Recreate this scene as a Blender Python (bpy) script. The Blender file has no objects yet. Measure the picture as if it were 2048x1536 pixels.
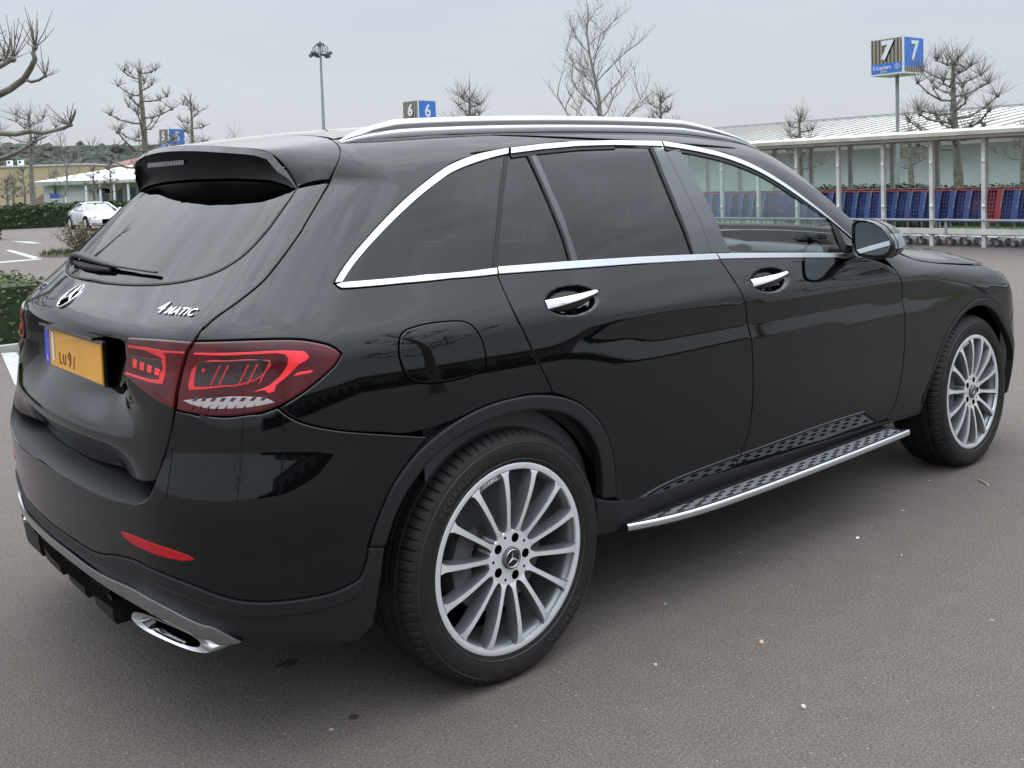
import bpy, math, random
import numpy as np
from mathutils import Vector, Matrix, geometry
R = math.radians
SC = bpy.context.scene
COL = SC.collection
# ------------------------------------------------ camera
CAMP = np.array([-1.7431, -3.0053, 1.4132]); YAW, PIT, ROL, FOC = .8627, .0588, .0327, 1964.6
CX, CY = 1023.7, 478.0
fw = np.array([math.cos(PIT)*math.cos(YAW), math.cos(PIT)*math.sin(YAW), -math.sin(PIT)])
rt = np.array([math.sin(YAW), -math.cos(YAW), 0.]); dn = np.cross(fw, rt)
RT = math.cos(ROL)*rt + math.sin(ROL)*dn; DN = -math.sin(ROL)*rt + math.cos(ROL)*dn
cd = bpy.data.cameras.new('camera'); cam = bpy.data.objects.new('camera', cd); COL.objects.link(cam)
cam.matrix_world = Matrix(((RT[0], -DN[0], -fw[0], CAMP[0]), (RT[1], -DN[1], -fw[1], CAMP[1]), (RT[2], -DN[2], -fw[2], CAMP[2]), (0, 0, 0, 1)))
cd.sensor_width = 36; cd.lens = FOC/2048*36; cd.shift_x = 0; cd.shift_y = -(768-CY)/2048; cd.clip_start = .05; cd.clip_end = 3000
SC.camera = cam
def at(u, v, d):   # point of the place at distance d along the camera's axis
    return CAMP + d*(fw + RT*(u-CX)/FOC + DN*(v-CY)/FOC)
def atx(u, v, ax, val):
    q = fw + RT*(u-CX)/FOC + DN*(v-CY)/FOC
    return CAMP + q*(val-CAMP[ax])/q[ax]
# ------------------------------------------------ sky and sun (overcast)
wd = bpy.data.worlds.new("World"); SC.world = wd; wd.use_nodes = True
nt = wd.node_tree; nt.nodes.clear(); L = nt.links.new
def N(t, **k):
    n = nt.nodes.new(t)
    for a, b in k.items(): setattr(n, a, b)
    return n
SUN_EL, SUN_ROT = R(50), R(37)
sky = N('ShaderNodeTexSky', sky_type='NISHITA', sun_disc=False, sun_elevation=SUN_EL, sun_rotation=SUN_ROT, air_density=1.0, dust_density=3.0)
tc = N('ShaderNodeTexCoord'); sep = N('ShaderNodeSeparateXYZ'); L(tc.outputs['Generated'], sep.inputs[0])
mp = N('ShaderNodeMapping'); mp.inputs['Scale'].default_value = (1, 1, 3.2); L(tc.outputs['Generated'], mp.inputs[0])
nz = N('ShaderNodeTexNoise'); nz.inputs['Scale'].default_value = 2.2; nz.inputs['Detail'].default_value = 7; nz.inputs['Roughness'].default_value = .55; nz.inputs['Distortion'].default_value = .5; L(mp.outputs[0], nz.inputs[0])
cr = N('ShaderNodeValToRGB'); L(nz.outputs['Fac'], cr.inputs[0])
cr.color_ramp.elements[0].position = .30; cr.color_ramp.elements[0].color = (5.0, 5.5, 6.15, 1)
cr.color_ramp.elements[1].position = .72; cr.color_ramp.elements[1].color = (5.7, 6.15, 6.7, 1)
# an overcast sky is brighter towards the zenith
mr = N('ShaderNodeMapRange'); mr.inputs['From Min'].default_value = .22; mr.inputs['From Max'].default_value = .9; mr.inputs['To Min'].default_value = 1.06; mr.inputs['To Max'].default_value = 6.4
L(sep.outputs['Z'], mr.inputs['Value'])
n2 = N('ShaderNodeTexNoise'); n2.inputs['Scale'].default_value = 5; n2.inputs['Detail'].default_value = 8; n2.inputs['Distortion'].default_value = .8; L(mp.outputs[0], n2.inputs[0])
st = N('ShaderNodeMapRange'); st.inputs['From Min'].default_value = .3; st.inputs['From Max'].default_value = .7; st.inputs['To Min'].default_value = .84; st.inputs['To Max'].default_value = 1.12; L(n2.outputs['Fac'], st.inputs['Value'])
zf = N('ShaderNodeMapRange'); zf.inputs['From Min'].default_value = .2; zf.inputs['From Max'].default_value = .5; L(sep.outputs['Z'], zf.inputs['Value'])
sm = N('ShaderNodeMix', data_type='FLOAT'); L(zf.outputs[0], sm.inputs[0]); sm.inputs[2].default_value = 1; L(st.outputs[0], sm.inputs[3])
mq = N('ShaderNodeMath', operation='MULTIPLY'); L(mr.outputs[0], mq.inputs[0]); L(sm.outputs[0], mq.inputs[1])
mu = N('ShaderNodeVectorMath', operation='SCALE'); L(cr.outputs[0], mu.inputs[0]); L(mq.outputs[0], mu.inputs['Scale'])
mx = N('ShaderNodeMix', data_type='RGBA'); mx.inputs[0].default_value = .88; L(sky.outputs[0], mx.inputs[6]); L(mu.outputs[0], mx.inputs[7])
bg = N('ShaderNodeBackground'); bg.inputs['Strength'].default_value = .085; L(mx.outputs[2], bg.inputs[0])
wo = N('ShaderNodeOutputWorld'); L(bg.outputs[0], wo.inputs[0])
sl = bpy.data.lights.new('sun', 'SUN'); sl.energy = .5  # weak overcast sun
sl.energy = .5; sl.angle = R(95); sl.color = (1, .97, .93)
so = bpy.data.objects.new('sun', sl); COL.objects.link(so)
so.rotation_euler = (R(90)-SUN_EL, 0, R(143))   # soft light from beyond the car
SC.view_settings.view_transform = 'Standard'; SC.view_settings.look = 'None'; SC.view_settings.exposure = .38; SC.view_settings.gamma = 1
SC.render.engine = 'CYCLES'
try:
    SC.cycles.max_bounces = 10; SC.cycles.transparent_max_bounces = 16
except Exception: pass
# ------------------------------------------------ materials
def mat(name, col=(.5, .5, .5), rough=.5, metal=0, coat=0, coat_rough=.02, coat_ior=1.5, spec=.5, **k):
    m = bpy.data.materials.new(name); m.use_nodes = True
    b = m.node_tree.nodes['Principled BSDF']
    b.inputs['Base Color'].default_value = (*col, 1); b.inputs['Roughness'].default_value = rough; b.inputs['Metallic'].default_value = metal
    b.inputs['Coat Weight'].default_value = coat; b.inputs['Coat Roughness'].default_value = coat_rough; b.inputs['Coat IOR'].default_value = coat_ior
    b.inputs['Specular IOR Level'].default_value = spec
    return m
def noisy(m, scale=20, amt=.25, bump=0, bscale=None, rough=0, coord='Object', detail=6):
    """procedural wear: varies the base colour (and roughness) and adds a fine bump"""
    nt = m.node_tree; b = nt.nodes['Principled BSDF']; L = nt.links.new
    tc = nt.nodes.new('ShaderNodeTexCoord'); n = nt.nodes.new('ShaderNodeTexNoise'); n.inputs['Scale'].default_value = scale; n.inputs['Detail'].default_value = detail
    L(tc.outputs[coord], n.inputs[0])
    c = b.inputs['Base Color'].default_value[:3]
    r = nt.nodes.new('ShaderNodeValToRGB'); r.color_ramp.elements[0].position = .3; r.color_ramp.elements[1].position = .7
    r.color_ramp.elements[0].color = (*[max(0, x*(1-amt)) for x in c], 1); r.color_ramp.elements[1].color = (*[min(1, x*(1+amt)) for x in c], 1)
    L(n.outputs['Fac'], r.inputs[0]); L(r.outputs[0], b.inputs['Base Color'])
    if rough:
        q = nt.nodes.new('ShaderNodeMapRange'); r0 = b.inputs['Roughness'].default_value
        q.inputs['To Min'].default_value = max(0, r0-rough); q.inputs['To Max'].default_value = min(1, r0+rough); L(n.outputs['Fac'], q.inputs['Value']); L(q.outputs[0], b.inputs['Roughness'])
    if bump:
        n2 = nt.nodes.new('ShaderNodeTexNoise'); n2.inputs['Scale'].default_value = bscale or scale*4; n2.inputs['Detail'].default_value = 4; L(tc.outputs[coord], n2.inputs[0])
        bp = nt.nodes.new('ShaderNodeBump'); bp.inputs['Strength'].default_value = bump; bp.inputs['Distance'].default_value = .01; L(n2.outputs['Fac'], bp.inputs['Height']); L(bp.outputs[0], b.inputs['Normal'])
    return m
def glassmat(name, tint, ior=1.5, rough=0.0, refl=1.0):
    m = bpy.data.materials.new(name); m.use_nodes = True; nt = m.node_tree; nt.nodes.clear(); L = nt.links.new
    t = nt.nodes.new('ShaderNodeBsdfTransparent'); t.inputs[0].default_value = (*tint, 1)
    g = nt.nodes.new('ShaderNodeBsdfGlossy'); g.inputs['Roughness'].default_value = rough
    f = nt.nodes.new('ShaderNodeFresnel')   # both faces of a thin pane reflect alike
    ge_ = nt.nodes.new('ShaderNodeNewGeometry'); mi = nt.nodes.new('ShaderNodeMapRange'); mi.inputs['To Min'].default_value = ior; mi.inputs['To Max'].default_value = 1/ior; L(ge_.outputs['Backfacing'], mi.inputs['Value']); L(mi.outputs[0], f.inputs[0])
    x = nt.nodes.new('ShaderNodeMixShader'); o = nt.nodes.new('ShaderNodeOutputMaterial')
    L(f.outputs[0], x.inputs[0]); L(t.outputs[0], x.inputs[1]); L(g.outputs[0], x.inputs[2]); L(x.outputs[0], o.inputs[0])
    return m
M = {}
M['paint'] = mat('black_paint', (.0007, .0007, .0010), .6, coat=1, coat_rough=.012, coat_ior=1.56, spec=.0)
_n = M['paint'].node_tree; _b = _n.nodes['Principled BSDF']; _t = _n.nodes.new('ShaderNodeTexCoord')   # faint uneven film of dust on the clear coat
_q = _n.nodes.new('ShaderNodeTexNoise'); _q.inputs['Scale'].default_value = 5; _q.inputs['Detail'].default_value = 9; _q.inputs['Roughness'].default_value = .65; _n.links.new(_t.outputs['Object'], _q.inputs[0])
_r = _n.nodes.new('ShaderNodeMapRange'); _r.inputs['From Min'].default_value = .35; _r.inputs['From Max'].default_value = .8; _r.inputs['To Min'].default_value = .008; _r.inputs['To Max'].default_value = .07; _n.links.new(_q.outputs['Fac'], _r.inputs['Value']); _n.links.new(_r.outputs[0], _b.inputs['Coat Roughness'])
_v = _n.nodes.new('ShaderNodeTexVoronoi'); _v.inputs['Scale'].default_value = 42; _n.links.new(_t.outputs['Object'], _v.inputs['Vector'])
_c = _n.nodes.new('ShaderNodeValToRGB'); _c.color_ramp.elements[0].color = (.03, .03, .028, 1); _c.color_ramp.elements[0].position = .03; _c.color_ramp.elements[1].position = .06; _c.color_ramp.elements[1].color = (.0007, .0007, .0010, 1); _n.links.new(_v.outputs['Distance'], _c.inputs[0]); _n.links.new(_c.outputs[0], _b.inputs['Base Color'])
M['gloss'] = mat('gloss_black', (.006, .006, .007), .25, coat=1, coat_rough=.02, coat_ior=1.5, spec=.3)
M['plastic'] = noisy(mat('textured_black_plastic', (.013, .013, .014), .50, spec=.32), 60, .12, .12, 900, .06)
M['rubberstrip'] = mat('rubber_seal', (.008, .008, .008), .55, spec=.35)
M['dark'] = mat('underbody_black', (.0015, .0015, .0015), .95, spec=.0)
M['chrome'] = noisy(mat('satin_aluminium', (.56, .565, .575), .27, metal=1), 3, .05)
M['bright'] = mat('chrome', (.72, .72, .73), .06, metal=1)
M['pipe'] = mat('tail_pipe_chrome', (.50, .50, .51), .09, metal=1)
M['under'] = mat('spoiler_underside_black', (.006, .006, .007), .5, spec=.25)
M['trimchrome'] = noisy(mat('smoked_chrome', (.42, .42, .43), .12, metal=1), 8, .1)
M['rimface'] = noisy(mat('machined_alloy', (.80, .81, .82), .33, metal=.55), 30, .06)
M['rimgrey'] = noisy(mat('grey_wheel_paint', (.19, .195, .205), .36, metal=.6, coat=.6, coat_rough=.1), 12, .12)
M['steptop'] = noisy(mat('step_aluminium', (.36, .37, .38), .42, metal=.6), 30, .1)
M['tyre'] = noisy(mat('tyre_rubber', (.013, .0115, .0105), .62, spec=.28), 25, .25, .06, 300, .08)
M['iron'] = noisy(mat('brake_iron', (.16, .155, .15), .38, metal=.8), 40, .3)
M['caliper'] = noisy(mat('caliper_grey', (.10, .10, .105), .45, metal=.5), 30, .3)
M['pane'] = glassmat('clear_tinted_glass', (.80, .90, .86))
M['privacy'] = glassmat('privacy_glass', (.028, .032, .034), ior=1.56)
M['privacyrear'] = glassmat('rear_privacy_glass', (.03, .033, .036), ior=1.65)
M['mirror'] = mat('mirror_glass', (.75, .82, .84), .01, metal=1)
M['lens'] = noisy(mat('red_lens', (.065, .0015, .004), .25, coat=1, coat_rough=.015, coat_ior=1.42, spec=.2), 9, .5)
M['led'] = noisy(mat('red_light_guide', (.95, .02, .03), .3, coat=1, coat_rough=.02), 40, .15)
M['ledoutline'] = mat('red_light_outline', (.65, .010, .016), .3, coat=1, coat_rough=.02)
M['lensdark'] = mat('dark_lens_chamber', (.022, .004, .006), .2, coat=1, coat_rough=.015)
M['reverse'] = mat('reverse_lamp', (.48, .40, .40), .2, metal=.5, coat=1, coat_rough=.02)
M['reflector'] = noisy(mat('reflector_red', (.42, .004, .012), .4, coat=.4, coat_rough=.1, spec=.2), 300, .25)
M['plate'] = noisy(mat('plate_yellow', (.78, .36, .02), .35, coat=.4), 6, .08)
M['platebrown'] = mat('plate_dark_print', (.10, .035, .02), .4)
M['platered'] = mat('plate_red_print', (.30, .05, .03), .4)
M['plateblue'] = mat('plate_blue', (.01, .05, .55), .35, coat=.4)
M['white'] = noisy(mat('white_paint', (.72, .73, .72), .5), 15, .08)
M['seat'] = noisy(mat('seat_leather', (.02, .02, .022), .45), 30, .2)
M['trimgrey'] = mat('cabin_trim', (.05, .052, .055), .6)
M['headliner'] = mat('headliner', (.035, .037, .04), .9)
M['clearlens'] = mat('clear_lens', (.20, .215, .23), .12, metal=.5, coat=1)
M['orange'] = mat('amber_lens', (.6, .2, .05), .2, coat=1)
# ------------------------------------------------ object helpers
def tag(o, label=None, cat=None, group=None, kind=None):
    if label: o['label'] = label
    if cat: o['category'] = cat
    if group: o['group'] = group
    if kind: o['kind'] = kind
    return o
def empty(name, loc=(0, 0, 0), rz=0, parent=None):
    o = bpy.data.objects.new(name, None); o.empty_display_size = .2; COL.objects.link(o); o.location = loc; o.rotation_euler = (0, 0, rz)
    if parent: o.parent = parent
    return o
def mesh_obj(name, V, Fc, m, parent=None, Nrm=None, smooth=None, mats=None, midx=None):
    me = bpy.data.meshes.new(name); me.from_pydata([tuple(map(float, v)) for v in V], [], Fc)
    me.materials.append(m)
    for x in (mats or []): me.materials.append(x)
    if midx is not None: me.polygons.foreach_set('material_index', midx)
    me.update()
    if Nrm is not None:
        me.polygons.foreach_set('use_smooth', [True]*len(me.polygons))
        me.normals_split_custom_set_from_vertices([tuple(map(float, n)) for n in Nrm])
    elif smooth:
        me.polygons.foreach_set('use_smooth', [True]*len(me.polygons)); me.set_sharp_from_angle(angle=R(smooth))
    o = bpy.data.objects.new(name, me); COL.objects.link(o)
    if parent: o.parent = parent
    return o
class MB:
    def __init__(s): s.V = []; s.F = []; s.mi = []; s.cur = 0
    def add(s, V, F_):
        b = len(s.V); s.V += [tuple(map(float, v)) for v in V]; s.F += [tuple(i+b for i in f) for f in F_]; s.mi += [s.cur]*len(F_); return s
    def box(s, c, d, rz=0, M4=None):
        x, y, z = [a/2 for a in d]; V = [(-x, -y, -z), (x, -y, -z), (x, y, -z), (-x, y, -z), (-x, -y, z), (x, -y, z), (x, y, z), (-x, y, z)]
        ca, sa = math.cos(rz), math.sin(rz); V = [(a*ca-b*sa, a*sa+b*ca, e) for a, b, e in V]
        if M4 is not None: V = [tuple(M4 @ Vector(v)) for v in V]
        V = [(a+c[0], b+c[1], e+c[2]) for a, b, e in V]
        return s.add(V, [(0, 3, 2, 1), (4, 5, 6, 7), (0, 1, 5, 4), (1, 2, 6, 5), (2, 3, 7, 6), (3, 0, 4, 7)])
    def tube(s, P, r, n=8, cap=True, flat=1.0):
        P = [np.array(p, float) for p in P]; k = len(P); rr = r if hasattr(r, '__len__') else [r]*k
        V = []; up0 = None
        for i in range(k):
            t = P[min(i+1, k-1)]-P[max(i-1, 0)]; t = t/(np.linalg.norm(t)+1e-12)
            if up0 is None: up0 = np.array([0, 0, 1.]) if abs(t[2]) < .9 else np.array([1., 0, 0])
            a = np.cross(t, up0); a /= np.linalg.norm(a)+1e-12; b = np.cross(a, t); up0 = b
            for j in range(n):
                w = 2*math.pi*j/n; V.append(P[i]+rr[i]*(math.cos(w)*a+flat*math.sin(w)*b))
        Fc = [(i*n+j, i*n+(j+1) % n, (i+1)*n+(j+1) % n, (i+1)*n+j) for i in range(k-1) for j in range(n)]
        if cap: Fc += [tuple(range(n))[::-1], tuple((k-1)*n+j for j in range(n))]
        return s.add(V, Fc)
    def loft(s, rows, closed=False, cap=False):
        n = len(rows[0]); V = [v for r in rows for v in r]; m = n if closed else n-1
        Fc = [(i*n+j, i*n+(j+1) % n, (i+1)*n+(j+1) % n, (i+1)*n+j) for i in range(len(rows)-1) for j in range(m)]
        if cap: Fc += [tuple(range(n))[::-1], tuple((len(rows)-1)*n+j for j in range(n))]
        return s.add(V, Fc)
    def lathe(s, prof, n=64, axis='y', c=(0, 0, 0), a0=0, a1=2*math.pi):
        """prof: (radius, along axis)"""
        full = abs(a1-a0-2*math.pi) < 1e-6; k = n if full else n+1; V = []
        for j in range(k):
            w = a0+(a1-a0)*j/n; cw, sw = math.cos(w), math.sin(w)
            for r_, y in prof:
                V.append((c[0]+r_*cw, c[1]+y, c[2]+r_*sw) if axis == 'y' else (c[0]+r_*cw, c[1]+r_*sw, c[2]+y) if axis == 'z' else (c[0]+y, c[1]+r_*cw, c[2]+r_*sw))
        m = len(prof); Fc = [(j*m+i, j*m+i+1, ((j+1) % k)*m+i+1, ((j+1) % k)*m+i) for j in range(n) for i in range(m-1)]
        return s.add(V, Fc)
    def prism(s, poly, d, fn):
        """poly 2D outline extruded by d; fn(a,b,h)->3D"""
        n = len(poly); V = [fn(a, b, 0) for a, b in poly]+[fn(a, b, d) for a, b in poly]
        return s.add(V, [tuple(range(n))[::-1], tuple(range(n, 2*n))]+[(i, (i+1) % n, n+(i+1) % n, n+i) for i in range(n)])
    def blob(s, c, r, sub=1, jit=0, rng=None, sc=(1, 1, 1)):
        t = (1+5**.5)/2; v = [(-1, t, 0), (1, t, 0), (-1, -t, 0), (1, -t, 0), (0, -1, t), (0, 1, t), (0, -1, -t), (0, 1, -t), (t, 0, -1), (t, 0, 1), (-t, 0, -1), (-t, 0, 1)]
        f = [(0, 11, 5), (0, 5, 1), (0, 1, 7), (0, 7, 10), (0, 10, 11), (1, 5, 9), (5, 11, 4), (11, 10, 2), (10, 7, 6), (7, 1, 8), (3, 9, 4), (3, 4, 2), (3, 2, 6), (3, 6, 8), (3, 8, 9), (4, 9, 5), (2, 4, 11), (6, 2, 10), (8, 6, 7), (9, 8, 1)]
        v = [np.array(a)/np.linalg.norm(a) for a in v]
        for _ in range(sub-1 if sub > 1 else 0):
            nf = []; mid = {}
            def mm(a, b):
                k = (min(a, b), max(a, b))
                if k not in mid: q = v[a]+v[b]; v.append(q/np.linalg.norm(q)); mid[k] = len(v)-1
                return mid[k]
            for a, b, cc in f:
                x, y, z = mm(a, b), mm(b, cc), mm(cc, a); nf += [(a, x, z), (b, y, x), (cc, z, y), (x, y, z)]
            f = nf
        return s.add([(c[0]+q[0]*r*sc[0]*(1+(rng.uniform(-jit, jit) if jit else 0)), c[1]+q[1]*r*sc[1]*(1+(rng.uniform(-jit, jit) if jit else 0)), c[2]+q[2]*r*sc[2]*(1+(rng.uniform(-jit, jit) if jit else 0))) for q in v], f)
    def build(s, name, m, parent=None, smooth=35, mats=None, mirror=False):
        V, Fc = s.V, s.F
        if mirror: V = [(x, -y, z) for x, y, z in V]; Fc = [f[::-1] for f in Fc]
        return mesh_obj(name, V, Fc, m, parent, smooth=smooth, mats=mats, midx=s.mi if mats else None)
def copy_tree(o, parent=None):
    c = o.copy(); COL.objects.link(c); c.parent = parent
    if parent is not None: c.matrix_parent_inverse = o.matrix_parent_inverse.copy()
    for ch in list(o.children): copy_tree(ch, c)
    return c
def text_geo(txt, size=1, bold=0, shear=0, depth=0, spacing=1):
    cu = bpy.data.curves.new('t', 'FONT'); cu.body = txt; cu.size = size; cu.offset = bold; cu.shear = shear; cu.extrude = depth; cu.space_character = spacing
    cu.align_x = 'CENTER'; cu.align_y = 'CENTER'; cu.resolution_u = 4
    ob = bpy.data.objects.new('t', cu); COL.objects.link(ob); dg = bpy.context.evaluated_depsgraph_get()
    me = bpy.data.meshes.new_from_object(ob.evaluated_get(dg)); V = [tuple(v.co) for v in me.vertices]; Fc = [tuple(p.vertices) for p in me.polygons]
    bpy.data.objects.remove(ob); bpy.data.curves.remove(cu); bpy.data.meshes.remove(me)
    return V, Fc
# ------------------------------------------------ body surface of the large car (signed field, metres; x forward, rear axle at 0)
def nspl(xk,yk,x):
    """natural cubic spline, yk (n,...) evaluated at x"""
    xk=np.asarray(xk,float);yk=np.asarray(yk,float);n=len(xk);h=np.diff(xk)
    A=np.eye(n);B=np.zeros((n,n))
    for i in range(1,n-1):
        A[i,i-1]=h[i-1];A[i,i]=2*(h[i-1]+h[i]);A[i,i+1]=h[i]
        B[i,i-1]=6/h[i-1];B[i,i]=-6/h[i-1]-6/h[i];B[i,i+1]=6/h[i]
    m=np.linalg.solve(A,B@yk)
    i=np.clip(np.searchsorted(xk,x)-1,0,n-2)
    sh=(-1,)+(1,)*(yk.ndim-1)
    hh=h[i].reshape(sh);t=((x-xk[i])/h[i]).reshape(sh);a=1-t
    return a*yk[i]+t*yk[i+1]+((a**3-a)*m[i]+(t**3-t)*m[i+1])*hh*hh/6
class Tab2:
    def __init__(s,xs,zs,T,dx=.04,dz=.02):
        s.x0,s.x1,s.z0,s.z1=xs[0],xs[-1],zs[0],zs[-1]
        s.nx=int((s.x1-s.x0)/dx)+1;s.nz=int((s.z1-s.z0)/dz)+1
        gx=np.linspace(s.x0,s.x1,s.nx);gz=np.linspace(s.z0,s.z1,s.nz)
        s.G=nspl(zs,nspl(xs,np.array(T,float),gx).T,gz).T
    def __call__(s,x,z):
        u=np.clip((x-s.x0)/(s.x1-s.x0)*(s.nx-1),0,s.nx-1.001);v=np.clip((z-s.z0)/(s.z1-s.z0)*(s.nz-1),0,s.nz-1.001)
        i=u.astype(int);j=v.astype(int);a=u-i;b=v-j
        def w(t): return [(-t**3+2*t*t-t)/2,(3*t**3-5*t*t+2)/2,(-3*t**3+4*t*t+t)/2,(t**3-t*t)/2]
        wa,wb=w(a),w(b);r=0
        for p in range(4):
            ii=np.clip(i+p-1,0,s.nx-1)
            for q in range(4):
                r=r+wa[p]*wb[q]*s.G[ii,np.clip(j+q-1,0,s.nz-1)]
        return r
class Tab1:
    def __init__(s,xs,ys,n=240):
        s.x0,s.x1,s.n=xs[0],xs[-1],n
        s.g=nspl(xs,np.array(ys,float),np.linspace(xs[0],xs[-1],n))
    def __call__(s,x):
        u=np.clip((x-s.x0)/(s.x1-s.x0)*(s.n-1),0,s.n-1.001);i=u.astype(int);t=u-i
        g=s.g;c=lambda k:g[np.clip(i+k,0,s.n-1)]
        return (-t**3+2*t*t-t)/2*c(-1)+(3*t**3-5*t*t+2)/2*c(0)+(-3*t**3+4*t*t+t)/2*c(1)+(t**3-t*t)/2*c(2)
ZS=[.10,.25,.40,.55,.70,.85,.95,1.03,1.10,1.20,1.30,1.40,1.50,1.60,1.75]
XS=[-1.1,-.6,0,.6,1.3,2.2,2.87,3.4,4.0]
WT=[[.76,.80,.84,.86,.87,.865,.855,.84,.81,.77,.725,.675,.615,.55,.45],
[.84,.88,.915,.93,.935,.93,.92,.90,.865,.815,.765,.71,.65,.58,.48],
[.86,.90,.925,.94,.945,.94,.928,.908,.875,.825,.775,.72,.66,.59,.49],
[.84,.866,.900,.924,.935,.932,.92,.90,.87,.825,.775,.72,.66,.59,.49],
[.83,.858,.894,.920,.932,.930,.918,.898,.868,.825,.775,.72,.66,.59,.49],
[.83,.858,.895,.921,.93,.925,.91,.885,.855,.81,.76,.705,.645,.58,.48],
[.86,.90,.93,.942,.945,.94,.925,.90,.86,.80,.75,.69,.63,.57,.47],
[.84,.89,.925,.94,.942,.935,.915,.88,.83,.77,.72,.66,.60,.54,.44],
[.78,.83,.86,.88,.88,.87,.85,.82,.77,.72,.66,.60,.54,.48,.38]]
W=Tab2(XS,ZS,WT)
ZC=Tab1([-1.4,-.9,-.60,-.3,0,.5,1.0,1.4,1.6,1.75,2.0,2.25,2.4,2.6,3.0,3.3,3.5,3.65,3.9],
        [1.47,1.515,1.550,1.585,1.61,1.635,1.637,1.615,1.58,1.52,1.345,1.18,1.135,1.105,1.05,.985,.91,.825,.64])
XR=Tab1([.1,.2,.3,.42,.55,.66,.75,.85,.95,1.01,1.06,1.12,1.28,1.44,1.56,1.8],
        [-.77,-.85,-.92,-.957,-.967,-.963,-.951,-.937,-.922,-.912,-.903,-.852,-.678,-.497,-.33,-.06])
def smax(a,b,k):
    h=np.maximum(k-np.abs(a-b),0)/k
    return np.maximum(a,b)+h*h*k*.25
def sst(a,b,t):
    t=np.clip((t-a)/(b-a),0,1);return t*t*(3-2*t)
def sideF(P):
    x,y,z=P[...,0],np.abs(P[...,1]),P[...,2]
    return y-W(x,z)
def topF(P):
    x,y,z=P[...,0],np.abs(P[...,1]),P[...,2]
    return (z-ZC(x)+(.075+.12*(1-sst(-.58,-.22,x)))*y*y+.10*y**6)*(1-.25*sst(1.5,1.8,x)*(1-sst(2.25,2.45,x)))
def F(P,sp=True):
    x,y,z=P[...,0],np.abs(P[...,1]),P[...,2]
    s=sideF(P)
    xr=XR(z)+y*y*(.17+.05*sst(1.0,1.2,z))
    if sp:
        xr=XR(np.minimum(z,1.42))+y*y*(.17+.05*sst(1.0,1.2,z)+.06*sst(1.42,1.56,z))-.150*sst(1.40,1.56,z)*(1-.85*sst(.38,.60,y))
    r=(xr-x)*(1-.3*sst(1.0,1.15,z)*(1-sst(1.43,1.50,z)))
    t=topF(P)
    f=x-(3.68-.02*((z-.5)/.3)**2-.24*y*y-.11*y**6)
    m=smax(s,r,.30-.12*sst(.95,1.15,z)-.08*sst(1.42,1.56,z)*sp)
    m=smax(m,t,.10-.02*(x>3))
    m=smax(m,f,.18)
    return m
HND=[(.295,1.050,.117,.044),(1.295,1.022,.122,.044)]
def ridge(t,w,e):
    return np.maximum(0,1-np.sqrt(t*t+e*e)/w+e/w)
def dents(P):
    x,y,z=P[...,0],np.abs(P[...,1]),P[...,2];d=0
    for cx,cz,ax,az in HND:
        q=np.sqrt(((x-cx)/ax)**2+((z-cz-.02*(cx-x)*0)/az)**2)
        d=d+.027*(1-sst(.60,1.0,q))*(y>.5)
    zr=.978-.026*(x-.45)
    d=d+(-.007*ridge(z-zr,.065,.006)+.0065*ridge(z-zr+.068,.062,.012))*sst(.15,.7,x)*(1-sst(2.3,2.9,x))*(y>.5)
    d=d-.010*ridge(z-.652,.11,.008)*(1-sst(-.62,-.35,x))*(z<.77)
    return d
def FS(P): return F(P)+dents(P)
def FG(P):
    x,y,z=P[...,0],np.abs(P[...,1]),P[...,2]
    b=F(P,False)
    lw=1-sst(.84,.95,z)
    b=b+.068*(1-sst(.355-.09*lw,.478+.14*lw,y))*sst(.755,.905,z)*(1-sst(1.030,1.044,z))
    b=b+.075*(1-sst(.33,.62,y))*(1-sst(.665,.80,z))
    b=b-.010*ridge(z-1.046,.07,.004)*(1-sst(.5,.7,y))
    return b
def grad(P,F=F,e=2e-3):
    g=np.stack([F(P+d)-F(P-d) for d in np.eye(3)*e],-1)
    return g/np.linalg.norm(g,axis=-1,keepdims=True)
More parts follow.
